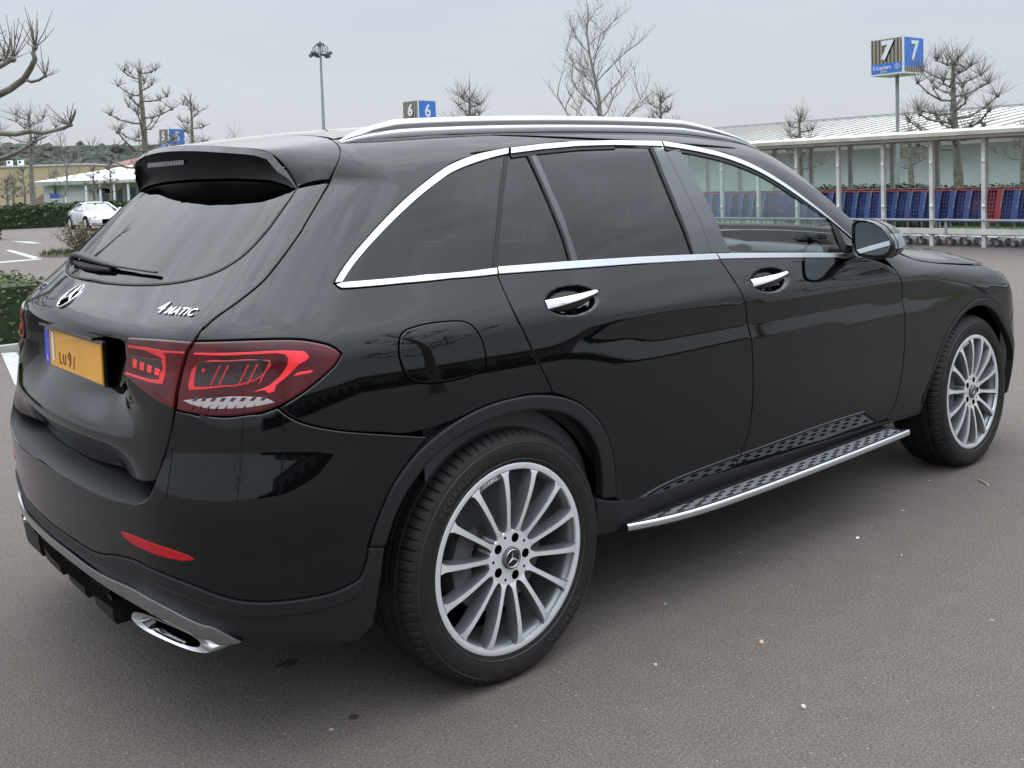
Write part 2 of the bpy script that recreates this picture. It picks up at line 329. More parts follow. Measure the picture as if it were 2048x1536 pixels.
CV={
'gate_edge':[(-.4103,.7429),(-.3885,.7302),(-.3778,.708),(-.3756,.677),(-.381,.6553),(-.3946,.6255),(-.4171,.594),(-.4398,.5483),(-.4614,.4989),(-.5284,.3464),(-.5474,.3149),(-.5743,.2765),(-.6037,.2466),(-.6338,.2242),(-.6507,.2078),(-.6638,.1898),(-.6725,.1706),(-.6722,.168),(-.6859,.1444),(-.6969,.1147),(-.7041,.0871),(-.7083,.0643),(-.7112,.0325),(-.7126,.0321),(-.7204,-.013),(-.7307,-.0509),(-.7436,-.0854),(-.7572,-.1131),(-.7605,-.1316),(-.7688,-.1478),(-.7849,-.1599)],
'gate_bottom':[(-1.5454,-.1751),(-1.3215,-.1808),(-1.1028,-.1826),(-.9458,-.1775),(-.7571,-.1149)],
'shelf_lip':[(-1.3299,-.1712),(-1.1755,-.1824),(-1.0597,-.1872),(-.9668,-.1851),(-.8893,-.1786),(-.8231,-.1699),(-.7849,-.1603)],
'glass_rear':[(-.5135,.5857),(-.5305,.5379),(-.5453,.5092),(-.5881,.4146),(-.6143,.3704),(-.6508,.3377),(-.7185,.3197),(-.7985,.3125),(-.8998,.3157),(-1.0851,.3262),(-1.3402,.3348),(-1.7302,.2981)],
'glass_top':[(-.5135,.5857),(-.534,.6109),(-.5681,.6347),(-.6887,.6934),(-1.0231,.7843),(-1.6574,.7711)],
'spoiler_lip':[(-1.4065,.7316),(-1.351,.7551),(-1.2163,.7724),(-.9732,.7633),(-.8289,.7511),(-.7299,.7218),(-.6337,.6979),(-.5938,.6803),(-.5746,.6668),(-.5598,.6533),(-.5419,.6333),(-.5281,.6138),(-.5139,.5901)],
'spoiler_under':[(-1.3741,.7335),(-1.1996,.742),(-.9926,.7318),(-.8702,.7194),(-.7487,.6992),(-.6642,.6864),(-.6073,.6685),(-.5708,.6452),(-.5424,.616),(-.525,.5977)],
'lamp':[(-.8511,.1773),(-.7566,.1738),(-.6722,.1676),(-.6032,.1664),(-.5436,.1689),(-.5048,.1685),(-.4653,.1656),(-.435,.1558),(-.4145,.1426),(-.4095,.1328),(-.4122,.1212),(-.4265,.1015),(-.4474,.0852),(-.4774,.0612),(-.5066,.0419),(-.5258,.0326),(-.5544,.0248),(-.5934,.0208),(-.6344,.0208),(-.6677,.0241),(-.7098,.0315),(-.7536,.0448),(-.8197,.072),(-.8671,.0908),(-.8511,.1773)],
'bumper_top':[(-.5219,.0356),(-.5072,.0157),(-.4886,.0026),(-.4603,-.0092),(-.4009,-.0308),(-.3385,-.0493),(-.2353,-.0818)],
'clad_top':[(-1.4202,-.3331),(-1.2693,-.3363),(-1.1399,-.3344),(-1.0261,-.3322),(-.9664,-.3292),(-.9372,-.3203),(-.9028,-.3011),(-.8733,-.2932),(-.7887,-.2787),(-.7112,-.2813),(-.6621,-.2945),(-.6291,-.3101),(-.6015,-.3198),(-.5659,-.3234),(-.5122,-.3276),(-.4649,-.3358),(-.4318,-.3424),(-.4143,-.3391),(-.3936,-.334),(-.392,-.33),(-.3784,-.3008),(-.3734,-.2785)],
'arch_out':[(-.3755,-.2776),(-.3709,-.2684),(-.3587,-.2284),(-.3397,-.1899),(-.3154,-.1515),(-.2855,-.1225),(-.2438,-.0947),(-.1879,-.0652),(-.122,-.0452),(-.0451,-.0333),(.0424,-.0318),(.1413,-.0447),(.2178,-.066),(.2789,-.0943),(.3327,-.1342),(.3795,-.1859),(.4101,-.2415),(.4299,-.308),(.4461,-.4021)],
'arch_in':[(-.3408,-.2931),(-.3306,-.2583),(-.3131,-.2185),(-.2827,-.1767),(-.2459,-.1442),(-.1959,-.1125),(-.1307,-.0892),(-.0479,-.0748),(.0388,-.0744),(.1212,-.0844),(.1977,-.1046),(.2589,-.1364),(.304,-.178),(.3421,-.2281),(.364,-.2816),(.3728,-.3264),(.3759,-.3883)],
'clad_bottom':[(-.6044,-.4074),(-.5367,-.4237),(-.3975,-.4717),(-.3735,-.4582)],
'door_rear_line':[(.2819,.7281),(.2499,.6824),(.1868,.582),(.0966,.4237),(.049,.331),(.0445,.3014),(.0446,.2644),(.048,.2257),(.0603,.1475),(.0925,.0804),(.1274,.0195),(.1523,-.0198),(.1608,-.0479)],
'b_line':[(1.0288,.7546),(1.0172,.7007),(1.016,.6266),(1.0203,.5223),(1.0253,.4145),(1.024,.3502),(1.0226,.2949),(1.0456,.2717),(1.0662,.232),(1.0884,.1882),(1.1063,.1385),(1.114,.0934),(1.1303,.0163),(1.1375,-.0782),(1.1335,-.1269),(1.1413,-.2687),(1.1486,-.3262),(1.1214,-.3843),(1.0829,-.4398)],
'front_line':[(2.1534,.1811),(2.1916,.1479),(2.2157,.1079),(2.2252,.074),(2.2199,.0296),(2.2253,-.0276),(2.2273,-.0881),(2.2201,-.2009),(2.2072,-.3544),(2.1989,-.42),(2.1484,-.4709)],
'farch_out':[(2.4151,-.4527),(2.4438,-.3662),(2.4866,-.2709),(2.5454,-.196),(2.6228,-.1313),(2.716,-.0875),(2.8007,-.0579),(2.8993,-.0453),(2.9742,-.0495),(3.0422,-.0705),(3.0857,-.0976),(3.1305,-.1466),(3.1657,-.2045),(3.1879,-.2652)],
'farch_in':[(2.4273,-.4342),(2.4774,-.3352),(2.5381,-.2465),(2.6007,-.1814),(2.68,-.1267),(2.7507,-.0964),(2.8351,-.0803),(2.9209,-.0815),(3.0076,-.1001),(3.0623,-.1341),(3.1076,-.1829),(3.1438,-.2403),(3.1882,-.3175),(3.2454,-.4269),(3.2738,-.4619),(3.1959,-.4889)],
'hood_sil':[(2.6995,.2741),(2.9634,.1966),(2.9103,.1747),(2.8963,.1336),(2.965,.0934),(3.0101,.0674),(3.0447,.0361),(3.0552,-.0053),(3.0803,-.0524),(3.0959,-.0806),(3.1396,-.1335),(3.172,-.2013),(3.1947,-.2957)],
'hood_line':[(2.3391,.2122),(2.3702,.1762),(2.4329,.1544),(2.5314,.1396),(2.7071,.1185),(2.8979,.0952),(2.9985,.0808)],
'chrome_out':[(-.4172,.2912),(-.4072,.3142),(-.3896,.3445),(-.3549,.3904),(-.3045,.449),(-.2406,.5147),(-.1657,.5762),(-.0815,.6257),(.0097,.6646),(.0902,.6911),(.1803,.7106),(.2744,.7217),(.2843,.7222),(.4236,.7366),(.5992,.7496),(.78,.7523),(1.0242,.7501),(1.0313,.7494),(1.1661,.7331),(1.2983,.7091),(1.4296,.6738),(1.5256,.636),(1.6151,.5831),(1.7295,.4959),(1.8422,.3948),(1.9029,.3427),(1.9652,.2876)],
'chrome_in':[(-.4001,.2931),(-.3886,.3179),(-.364,.3538),(-.3162,.4099),(-.2608,.4672),(-.1962,.5244),(-.1171,.5792),(-.0405,.6206),(.0504,.6557),(.14,.6794),(.2615,.6993),(.2708,.6991),(.4089,.7136),(.5831,.7267),(.7636,.7307),(1.0165,.7246),(1.0248,.7246),(1.148,.7116),(1.2679,.6912),(1.4141,.6538),(1.5103,.6161),(1.602,.5659),(1.7165,.4787),(1.836,.3864),(1.8991,.3372),(1.9615,.2822)],
'belt_out':[(-.4148,.2868),(-.4039,.2781),(-.3886,.2784),(-.2576,.2933),(-.1164,.3033),(.0431,.3034),(.0467,.3038),(.3101,.2956),(.636,.2859),(1.0471,.2671),(1.0513,.2688),(1.3076,.2519),(1.6361,.2284),(1.9863,.2033)],
'belt_in':[(-.4001,.2931),(-.3173,.3036),(-.1855,.3179),(.0495,.3245),(.0539,.3267),(.3214,.3207),(.6473,.3093),(1.0393,.2906),(1.0449,.2899),(1.3196,.2715),(1.6499,.2485),(1.922,.226)],
'fuel':[(-.2822,.166),(-.2636,.1773),(-.2083,.1863),(-.1502,.1869),(-.1103,.183),(-.0879,.1679),(-.0726,.1403),(-.0651,.1069),(-.0644,.0745),(-.0727,.0501),(-.076,.0507),(-.1274,.0399),(-.2088,.0394),(-.2511,.0466),(-.2756,.0614),(-.2864,.0827),(-.2933,.1221),(-.2883,.15),(-.2822,.166)],
'handle_r':[(.1822,.2155),(.2051,.2348),(.2582,.2405),(.3227,.2363),(.3771,.2231),(.4077,.2061),(.4129,.1917),(.3856,.1727),(.3276,.1603),(.2672,.1581),(.2188,.1655),(.1896,.1832),(.1822,.2155)],
'handle_f':[(1.1736,.191),(1.2079,.2118),(1.2666,.2158),(1.3403,.204),(1.3984,.1815),(1.4168,.1592),(1.3788,.1422),(1.3047,.1337),(1.2372,.1369),(1.1893,.1564),(1.1703,.1746),(1.1736,.191)],
'reflector':[(-.8621,-.2387),(-.8557,-.2489),(-.8247,-.2551),(-.7681,-.253),(-.7219,-.2512),(-.6949,-.2496),(-.6769,-.2451),(-.6741,-.2412),(-.6837,-.2366),(-.7202,-.2305),(-.7659,-.2303),(-.8102,-.2324),(-.8621,-.2387)],
'rail_bot':[(-.3756,.734),(-.2749,.7606),(-.0477,.802),(.1552,.8172),(.4417,.8261),(.6055,.8287),(.8419,.8231),(1.0896,.8047),(1.3459,.7678)],
'plate':[(-1.2755,.18),(-.9251,.1642),(-.9279,.0963),(-1.3044,.0731),(-1.2755,.18)],
'step_edge':[(.52,-.5031),(.6778,-.529),(.8532,-.5456),(1.082,-.5521),(1.3839,-.5563),(1.7262,-.5613),(2.0976,-.5593),(2.3643,-.541)],
'sill_top':[(.3689,-.3857),(.4009,-.4003),(.4478,-.4094),(.4983,-.4303),(.6949,-.444),(1.0464,-.4471),(1.4518,-.4555),(1.9354,-.4838),(2.3214,-.4916),(2.4141,-.4677)],
'sill_bottom':[(.4083,-.5095),(.4232,-.491),(.522,-.5106)],
'gate_low':[(-.7126,.0321),(-.7204,-.013),(-.7307,-.0509),(-.7436,-.0854),(-.7561,-.1136)],
'arch_low':[(-.3408,-.2931),(-.3491,-.3513),(-.3591,-.4051),(-.3679,-.4515)],
'q_front':[(.2423,.6914),(.1727,.5824),(.0877,.4243),(.0355,.3265)],
'ql_rear':[(.2644,.6956),(.1816,.5655),(.1011,.4234),(.0516,.3262)],
'div_a':[(.3384,.6965),(.3419,.6084),(.3448,.4862),(.347,.4011),(.3404,.3204)],
'div_b':[(.3542,.6996),(.3548,.6081),(.3576,.4856),(.3596,.4002),(.3513,.3203)],
'div_c':[(.3817,.7018),(.3814,.572),(.3858,.4841),(.3821,.386),(.3795,.3199)],
'bp_a':[(.9402,.7224),(.9267,.6122),(.9191,.4704),(.9196,.38),(.9181,.2969)],
'bp_b':[(.9613,.7224),(.9461,.6117),(.9382,.4694),(.9354,.379),(.9263,.2962)],
'bp_c':[(1.0991,.7163),(1.1049,.5984),(1.1147,.4662),(1.1157,.3589),(1.1259,.287)],
'tri_a':[(1.8533,.4249),(1.8462,.36),(1.8482,.2979),(1.8452,.236)],
'tri_b':[(1.8812,.4138),(1.8857,.3465),(1.8928,.2838),(1.8978,.2311)],
'trim_top':[(-1.3241,-.3678),(-1.1711,-.3654),(-1.0575,-.3636),(-.9678,-.366),(-.9245,-.3625),(-.8816,-.3482),(-.7992,-.3356),(-.7199,-.3412),(-.6476,-.3643),(-.6079,-.3894),(-.6035,-.397)],
'trim_bot':[(-1.2898,-.3956),(-1.1363,-.3897),(-1.038,-.3907),(-.9515,-.3911),(-.878,-.39),(-.7905,-.3727),(-.7274,-.3762),(-.6875,-.3913),(-.6566,-.4103),(-.6126,-.4038)],
'lamp_split':[(-.6722,.168),(-.6859,.1444),(-.6969,.1147),(-.7041,.0871),(-.7083,.0643),(-.7112,.0325)],
'lg_bar':[(-.671,.1455),(-.6386,.1445),(-.6024,.1433),(-.5625,.1442),(-.5238,.1458),(-.4949,.1459),(-.4755,.1409),(-.4678,.1302),(-.4719,.1237),(-.4858,.1168),(-.4938,.1073),(-.5056,.0947),(-.525,.0784),(-.5271,.0676),(-.5367,.0639),(-.5443,.0708),(-.5636,.0674),(-.5365,.078),(-.5171,.0955),(-.5051,.1148),(-.5029,.128),(-.5085,.1373),(-.5238,.1403),(-.5625,.1398),(-.6024,.1393),(-.6386,.14),(-.671,.1421),(-.671,.1455)],
'lg_loop_o':[(-.6835,.0833),(-.6816,.1036),(-.6716,.1241),(-.6594,.1309),(-.6237,.1301),(-.5824,.1306),(-.5471,.1315),(-.5336,.1275),(-.532,.1164),(-.5401,.1035),(-.5538,.0888),(-.5675,.0817),(-.6035,.0784),(-.646,.0774),(-.671,.0703),(-.6806,.0722),(-.6835,.0833)],
'lg_loop_i':[(-.6714,.0836),(-.6695,.1038),(-.6656,.1219),(-.6572,.1282),(-.6237,.1279),(-.5824,.1291),(-.549,.1296),(-.5356,.1258),(-.5339,.1165),(-.543,.1036),(-.5567,.0911),(-.5695,.0846),(-.6035,.0812),(-.6461,.0801),(-.6642,.0782),(-.6689,.0792),(-.6714,.0836)],
'lg_dash':[(-.4964,.0952),(-.4862,.1011),(-.4611,.1036),(-.4668,.0979),(-.4941,.0943),(-.4964,.0952)],
'lg_rev':[(-.6936,.0516),(-.659,.0563),(-.624,.0601),(-.5637,.0614),(-.5463,.059),(-.5349,.0529),(-.5274,.0463),(-.5446,.0415),(-.5736,.0375),(-.6239,.0361),(-.6565,.0377),(-.6726,.0415),(-.6936,.0516)],
'lg_in':[(-.8482,.1605),(-.7888,.1566),(-.7399,.15),(-.6885,.1472),(-.6885,.144),(-.7397,.1453),(-.7334,.1371),(-.734,.0997),(-.7402,.0807),(-.7726,.0821),(-.8632,.0937),(-.8574,.098),(-.7732,.088),(-.7501,.0895),(-.7428,.1346),(-.7884,.15),(-.8437,.1554),(-.8482,.1605)],
'lg_in2':[(-.8409,.1388),(-.8068,.1351),(-.746,.131),(-.7392,.1135),(-.751,.1012),(-.7858,.1065),(-.8366,.1135),(-.8409,.1388)],
}
# ------------------------------------------------ panels cut from the body surface
X0, X1, RC, Z0 = 0., 3., .8, .85
UC = X0-RC*math.pi/2; UF = X1+RC*math.pi/2
def cap_ray(u, w):
    a = np.clip((X0-u)/RC, 0, math.pi); b = np.clip((u-X1)/RC, 0, math.pi); e = w/.9
    o = np.stack([np.clip(u, X0, X1), 0*u, 0*u+Z0], -1)
    d = np.stack([(np.sin(b)-np.sin(a))*np.cos(e), -np.cos(a)*np.cos(b)*np.cos(e), np.sin(e)], -1)
    return o, d, .15, 2.6
def tube_ray(u, w):
    f = w/.9; return np.stack([u, 0*u, 0*u+Z0], -1), np.stack([0*u, -np.cos(f), np.sin(f)], -1), .15, 2.0
def top_ray(u, w):
    return np.stack([u, w, 0*u+.55], -1), np.stack([0*u, 0*u, 0*u+1], -1), 0, 1.6
def inv_cap(P):
    P = np.atleast_2d(np.array(P, float)); x, y, z = P.T
    h = np.where(x < X0, np.hypot(x-X0, y), np.where(x > X1, np.hypot(x-X1, y), -y))
    u = np.where(x < X0, X0-RC*np.arctan2(X0-x, -y), np.where(x > X1, X1+RC*np.arctan2(x-X1, -y), x))
    return np.stack([u, np.arctan2(z-Z0, h)*.9], 1)
def inv_tube(P):
    P = np.atleast_2d(np.array(P, float)); return np.stack([P[:, 0], np.arctan2(P[:, 2]-Z0, -P[:, 1])*.9], 1)
def solve(ray, uv, FF):
    uv = np.atleast_2d(uv); o, d, t0, t1 = ray(uv[:, 0], uv[:, 1])
    lo = np.full(len(uv), float(t0)); hi = np.full(len(uv), float(t1))
    if ray in (tube_ray, top_ray):   # look from outside inwards: the spoiler overhangs
        done = np.zeros(len(uv), bool); st = (t1-t0)/70
        for k in range(70):
            t = t1-st*(k+1); hit = (~done) & (FF(o+d*t) <= 0); lo[hit] = t; hi[hit] = t+st; done |= hit
            if done.all(): break
    for _ in range(26):
        m = (lo+hi)/2; ins = FF(o+d*m[:, None]) <= 0
        lo = np.where(ins, m, lo); hi = np.where(ins, hi, m)
    return o+d*((lo+hi)/2)[:, None]
def cvu(n, a=None, b=None, s=None): return [tuple(p) for p in CV[n]][slice(a, b, s)]
def resample(P, d, closed=True):
    P = np.array(P, float)
    if closed: P = np.vstack([P, P[:1]])
    q = np.hypot(*np.diff(P, axis=0).T); keep = np.r_[True, q > 1e-5]; P = P[keep]; q = np.hypot(*np.diff(P, axis=0).T); s = np.r_[0, np.cumsum(q)]
    # keep sharp corners as break points
    n = len(P); out = []; br = [0]
    for i in range(1, n-1):
        a = P[i]-P[i-1]; b = P[i+1]-P[i]; c = a@b/(np.linalg.norm(a)*np.linalg.norm(b)+1e-12)
        if c < .80: br.append(i)
    br.append(n-1)
    for i, j in zip(br[:-1], br[1:]):
        Q = P[i:j+1]; t = s[i:j+1]
        m = max(1, int(round((t[-1]-t[0])/d))); tt = np.linspace(t[0], t[-1], m+1)
        if len(Q) > 6:
            # smooth: cubic through lightly relaxed points
            Qs = Q.copy()
            for _ in range(2): Qs[1:-1] = .5*Qs[1:-1]+.25*(Qs[:-2]+Qs[2:])*1.0 if len(Q) > 6 else Qs[1:-1]
            R_ = nspl(t, Qs, tt)
        else: R_ = np.stack([np.interp(tt, t, Q[:, k]) for k in (0, 1)], 1)
        out += list(R_[:-1])
    if not closed: out.append(P[-1])
    return np.array(out)
def area(P): x, y = P.T; return .5*(x@np.roll(y, -1)-y@np.roll(x, -1))
def inset(P, d):
    a = P-np.roll(P, 1, 0); b = np.roll(P, -1, 0)-P
    na = np.stack([-a[:, 1], a[:, 0]], 1); na /= np.linalg.norm(na, axis=1, keepdims=True)+1e-12
    nb = np.stack([-b[:, 1], b[:, 0]], 1); nb /= np.linalg.norm(nb, axis=1, keepdims=True)+1e-12
    m = na+nb; m /= np.linalg.norm(m, axis=1, keepdims=True)+1e-12
    return P+m*(d/np.maximum((m*na).sum(1), .5))[:, None]
def panel(name, outline, m, parent, FF=None, off=0, grid=.03, gap=.0019, depth=.010, ray=cap_ray, mirror=False, step=.012, fine=None, bevel=.0028, rel=1.0):
    FF = FF or FS
    P = resample(outline, step)
    if area(P) < 0: P = P[::-1]
    r0 = inset(P, gap); r1 = inset(P, gap+bevel); n = len(P)
    lo, hi = r1.min(0), r1.max(0)
    gx = np.arange(lo[0]+grid/2, hi[0], grid); gy = np.arange(lo[1]+grid/2, hi[1], grid)
    G = np.stack(np.meshgrid(gx, gy), -1).reshape(-1, 2)
    if fine:
        for (a, b, c, d, gs) in fine:
            G = G[~((G[:, 0] > a) & (G[:, 0] < b) & (G[:, 1] > c) & (G[:, 1] < d))]
            G = np.vstack([G, np.stack(np.meshgrid(np.arange(a+gs/2, b, gs), np.arange(c+gs/2, d, gs)), -1).reshape(-1, 2)])
    # inside test and distance from the edge
    x, y = G.T; ins = np.zeros(len(G), bool); dist = np.full(len(G), 9.)
    for i in range(n):
        a, b = r1[i], r1[(i+1) % n]
        cond = (a[1] > y) != (b[1] > y)
        with np.errstate(all='ignore'): xi = (b[0]-a[0])*(y-a[1])/(b[1]-a[1])+a[0]
        ins ^= cond & (x < xi); ab = b-a; t = np.clip(((G-a)@ab)/(ab@ab+1e-12), 0, 1); dist = np.minimum(dist, np.linalg.norm(G-a-t[:, None]*ab, axis=1))
    G = G[ins & (dist > min(grid, .012)*.6)]
    A = np.vstack([r1, G])
    ov, oe, of, vo, eo, fo = geometry.delaunay_2d_cdt([Vector(p) for p in A], [], [list(range(n))], 1, 1e-6)
    uv = np.array([[p.x, p.y] for p in ov]); S = solve(ray, uv, FF); Nn = grad(S, FF)
    mp = {}
    for k, lst in enumerate(vo):
        for q in lst: mp[q] = k
    S1 = S+Nn*off
    E0 = solve(ray, r0, FF); N0 = grad(E0, FF)
    # outward sideways direction at the edge
    ctr = np.array([S1[mp.get(i, 0)] for i in range(n)]); side = E0-(ctr-np.array([Nn[mp.get(i, 0)] for i in range(n)])*off)
    side /= np.linalg.norm(side, axis=1, keepdims=True)+1e-9
    E1 = E0+N0*(off-bevel*.45)
    W1 = E1.copy(); W2 = E1-N0*depth
    nb = len(S1); V = np.vstack([S1, E1, W1, W2])
    NE = N0+.8*side; NE /= np.linalg.norm(NE, axis=1, keepdims=True)
    NV = np.vstack([Nn, NE, side, side])
    Fc = [tuple(f) for f in of]
    for i in range(n):
        j = (i+1) % n; a, b = mp.get(i), mp.get(j)
        if a is None or b is None or a == b: continue
        Fc.append((a, nb+i, nb+j, b)); Fc.append((nb+n+i, nb+2*n+i, nb+2*n+j, nb+n+j))
    # consistent orientation
    if ray is top_ray or True:
        f0 = of[len(of)//2]; a, b, c = [S1[i] for i in f0[:3]]
        if np.cross(b-a, c-a)@Nn[f0[0]] < 0: Fc = [f[::-1] for f in Fc]
    if mirror:
        V = V*[1, -1, 1]; NV = NV*[1, -1, 1]; Fc = [f[::-1] for f in Fc]
    return mesh_obj(name, V, Fc, m, parent, Nrm=NV)
def both(fn):   # right and left side
    for s in (False, True): fn(s)
def mir(L_): return [(2*UC-u, w) for u, w in L_]
def strip(ra, rb, k=40):
    """closed outline between two open curves running the same way"""
    return list(ra)+list(rb)[::-1]
car = empty('black_car', (0, 0, 0))
tag(car, 'large glossy black car in the foreground with silver roof rails and multi spoke alloy wheels', 'car')
# --- outlines
roof_e = [(2.13, -.76), (2.0, -.712), (1.85, -.665), (1.7, -.630), (1.55, -.605), (1.35, -.585), (1.0, -.575), (.5, -.573), (0, -.573), (-.27, -.575)]
roof3 = solve(top_ray, np.array(roof_e), FS)
ge = cvu('gate_edge'); seam = -.305
q_out = ge[0:17]+cvu('lamp', 2, 15)+cvu('bumper_top', 0, 7)+cvu('arch_out', 7, 12)+cvu('door_rear_line', 12, 4, -1)+cvu('belt_out', 5, None, -1)+cvu('chrome_out', 0)+[tuple(p) for p in inv_cap(roof3)]
both(lambda s: panel('rear_quarter_panel', q_out, M['paint'], car, mirror=s, grid=.025))
def door(s, out, name, hi, wins, extra):
    d = panel(name, out, M['paint'], car, mirror=s, grid=.03, fine=[(HND[hi][0]-.14, HND[hi][0]+.14, float(inv_cap([(0, -.9, HND[hi][1]-.065)])[0, 1]), float(inv_cap([(0, -.9, HND[hi][1]+.065)])[0, 1]), .006)])
    for nm, o, mt, off, dp in extra: panel(nm, o, mt, d, mirror=s, off=off, depth=dp, gap=.0006, bevel=.0015, step=.01)
    for o, mt in wins: panel('window_pane', o, mt, d, mirror=s, off=-.007, depth=.002, gap=0, bevel=.001)
    # handle: black body with a bright tapering blade, standing over the hollow
    cx, cz, ax, az = HND[hi]; mb = MB(); mc = MB(); r1 = []; r2 = []
    xs = np.linspace(-ax*.95, ax*.86, 15)
    for k, x in enumerate(xs):
        t = k/14; th = .004+.018*math.sin(math.pi*min(1, t*1.02+.02))**.5
        ztop = cz+.012+.012*t; h1 = .019*(1-t)**.7+.006; h2 = h1+.022*math.sin(math.pi*t)**.7+.004
        base = solve(cap_ray, inv_cap([(cx+x, -.9, cz)]), F)[0]; yo = base[1]-.003-.010*math.sin(math.pi*t)
        r1.append([(cx+x, yo+.005, ztop), (cx+x, yo-.003, ztop-h1*.45), (cx+x, yo-.006, ztop-h1), (cx+x, yo+.006, ztop-h1), (cx+x, yo+.006, ztop)])
        r2.append([(cx+x, yo+.001, ztop-h1+.001), (cx+x, yo-.002, ztop-(h1+h2)/2), (cx+x, yo+.006, ztop-h2), (cx+x, yo+.014, ztop-h2), (cx+x, yo+.014, ztop-h1+.001)])
    hh = MB().loft(r2, closed=True, cap=True).build('door_handle', M['paint'], d, mirror=s, smooth=60)
    MB().loft(r1, closed=True, cap=True).build('handle_blade', M['bright'], d, mirror=s, smooth=60)
    return d
chr_r = strip(cvu('chrome_out', 12, 17), cvu('chrome_in', 11, 16))
rd_out = cvu('door_rear_line', 5)+cvu('arch_out', 12)+cvu('sill_top', 3, 6)+cvu('b_line', 18, 6, -1)+cvu('belt_out', 9, 5, -1)
fd_out = cvu('b_line', 7)+cvu('sill_top', 6, 8)+cvu('front_line', None, None, -1)+cvu('belt_out', 13, 9, -1)
dlo_r = cvu('chrome_in', 10, 16)+cvu('b_line', 1, 7)+cvu('belt_in', 7, 3, -1)+cvu('ql_rear', None, None, -1)
main_r = cvu('div_b', None, None)+cvu('belt_in', 5, 7)+cvu('bp_a', None, None, -1)+cvu('chrome_in', 15, 11, -1)
light_r = cvu('ql_rear')+cvu('belt_in', 4, 5)+cvu('div_a', None, None, -1)
front_w = cvu('bp_c')+cvu('belt_in', 9, 10)+cvu('tri_a', None, None, -1)+cvu('chrome_in', 22, 15, -1)
both(lambda s: door(s, rd_out, 'rear_door', 0, [(light_r, M['privacy']), (main_r, M['privacy'])], [
    ('window_trim', strip(cvu('chrome_out', 12, 17), cvu('chrome_in', 11, 16)), M['chrome'], .003, .008),
    ('window_trim', strip(cvu('belt_out', 6, 10), cvu('belt_in', 4, 8)), M['chrome'], .003, .008),
    ('window_divider', strip(cvu('div_a'), cvu('div_b')), M['rubberstrip'], -.001, .006),
    ('window_divider', strip(cvu('div_b'), cvu('div_c')), M['gloss'], -.004, .003),
    ('window_frame', strip(cvu('bp_a'), cvu('bp_b')), M['rubberstrip'], -.001, .006),
    ('pillar_cover', cvu('bp_b')+cvu('b_line', 6, 0, -1), M['gloss'], -.002, .006),
    ('window_frame', strip([(u, w) for u, w in cvu('chrome_in', 11, 15)], [(u, w-.014) for u, w in cvu('chrome_in', 11, 15)]), M['rubberstrip'], -.002, .006)]))
both(lambda s: door(s, fd_out, 'front_door', 1, [(front_w, M['pane'])], [
    ('window_trim', cvu('chrome_out', 17)+cvu('chrome_in', 16)[::-1], M['chrome'], .003, .008),
    ('window_trim', strip(cvu('belt_out', 10), cvu('belt_in', 8)), M['chrome'], .003, .008),
    ('pillar_cover', cvu('b_line', 1, 7)+cvu('bp_c', None, None, -1), M['gloss'], -.002, .006),
    ('window_frame', strip(cvu('chrome_in', 16, 23), [(u-.004, w-.016) for u, w in cvu('chrome_in', 16, 23)]), M['rubberstrip'], -.002, .006),
    ('window_frame', strip(cvu('tri_a'), cvu('tri_b')), M['rubberstrip'], -.001, .006),
    ('mirror_base', cvu('tri_b')+[cvu('belt_in')[11], (cvu('chrome_in')[-1][0]+.04, cvu('chrome_in')[-1][1]-.02)]+cvu('chrome_in', None, 22, -1), M['gloss'], -.002, .006)]))
def quarter_window(s):
    q = panel('quarter_window', cvu('chrome_in', 0, 11)+cvu('q_front')+cvu('belt_in', 3, None, -1), M['privacy'], car, mirror=s, off=-.005, depth=.003, gap=0, bevel=.001)
    panel('window_trim', strip(cvu('chrome_out', 0, 12), cvu('chrome_in', 0, 11)), M['chrome'], q, mirror=s, off=.003, depth=.008, gap=.0006, bevel=.0015)
    panel('window_trim', strip(cvu('belt_out', 0, 6), cvu('belt_in', 0, 4)), M['chrome'], q, mirror=s, off=.003, depth=.008, gap=.0006, bevel=.0015)
    panel('window_frame', strip(cvu('q_front'), cvu('ql_rear')), M['rubberstrip'], q, mirror=s, off=-.003, depth=.006, gap=.0005)
both(quarter_window)
# fuel flap: fine gap ring and the lid
def ring(n, g):
    P = np.array(CV[n][:-1]); P = P if area(P) > 0 else P[::-1]
    for _ in range(3): P = np.stack([.75*P+.25*np.roll(P, -1, 0), .25*P+.75*np.roll(P, -1, 0)], 1).reshape(-1, 2)
    return [tuple(p) for p in inset(P, g)]
fr = panel('fuel_flap', ring('fuel', .0018), M['paint'], car, off=.0012, depth=.002, gap=0, bevel=.002)
panel('flap_gap', ring('fuel', -.0028), M['dark'], fr, off=.0004, depth=.001, gap=0, bevel=.0005)
# front wing
HF = [(3.08, -.868), (3.22, -.845)]; hf3 = solve(top_ray, np.array(HF), FS)
fen = cvu('front_line')+[(2.27, cvu('sill_top')[8][1]), cvu('sill_top')[9]]+cvu('farch_out', 0, 13)+[(3.315, -.10), (3.30, -.05)]+[tuple(p) for p in inv_cap(hf3)][::-1]+cvu('hood_line', 5, None, -1)+[tuple(inv_cap([(2.14, -.83, 1.115)])[0])]
both(lambda s: panel('front_wing', fen, M['paint'], car, mirror=s))
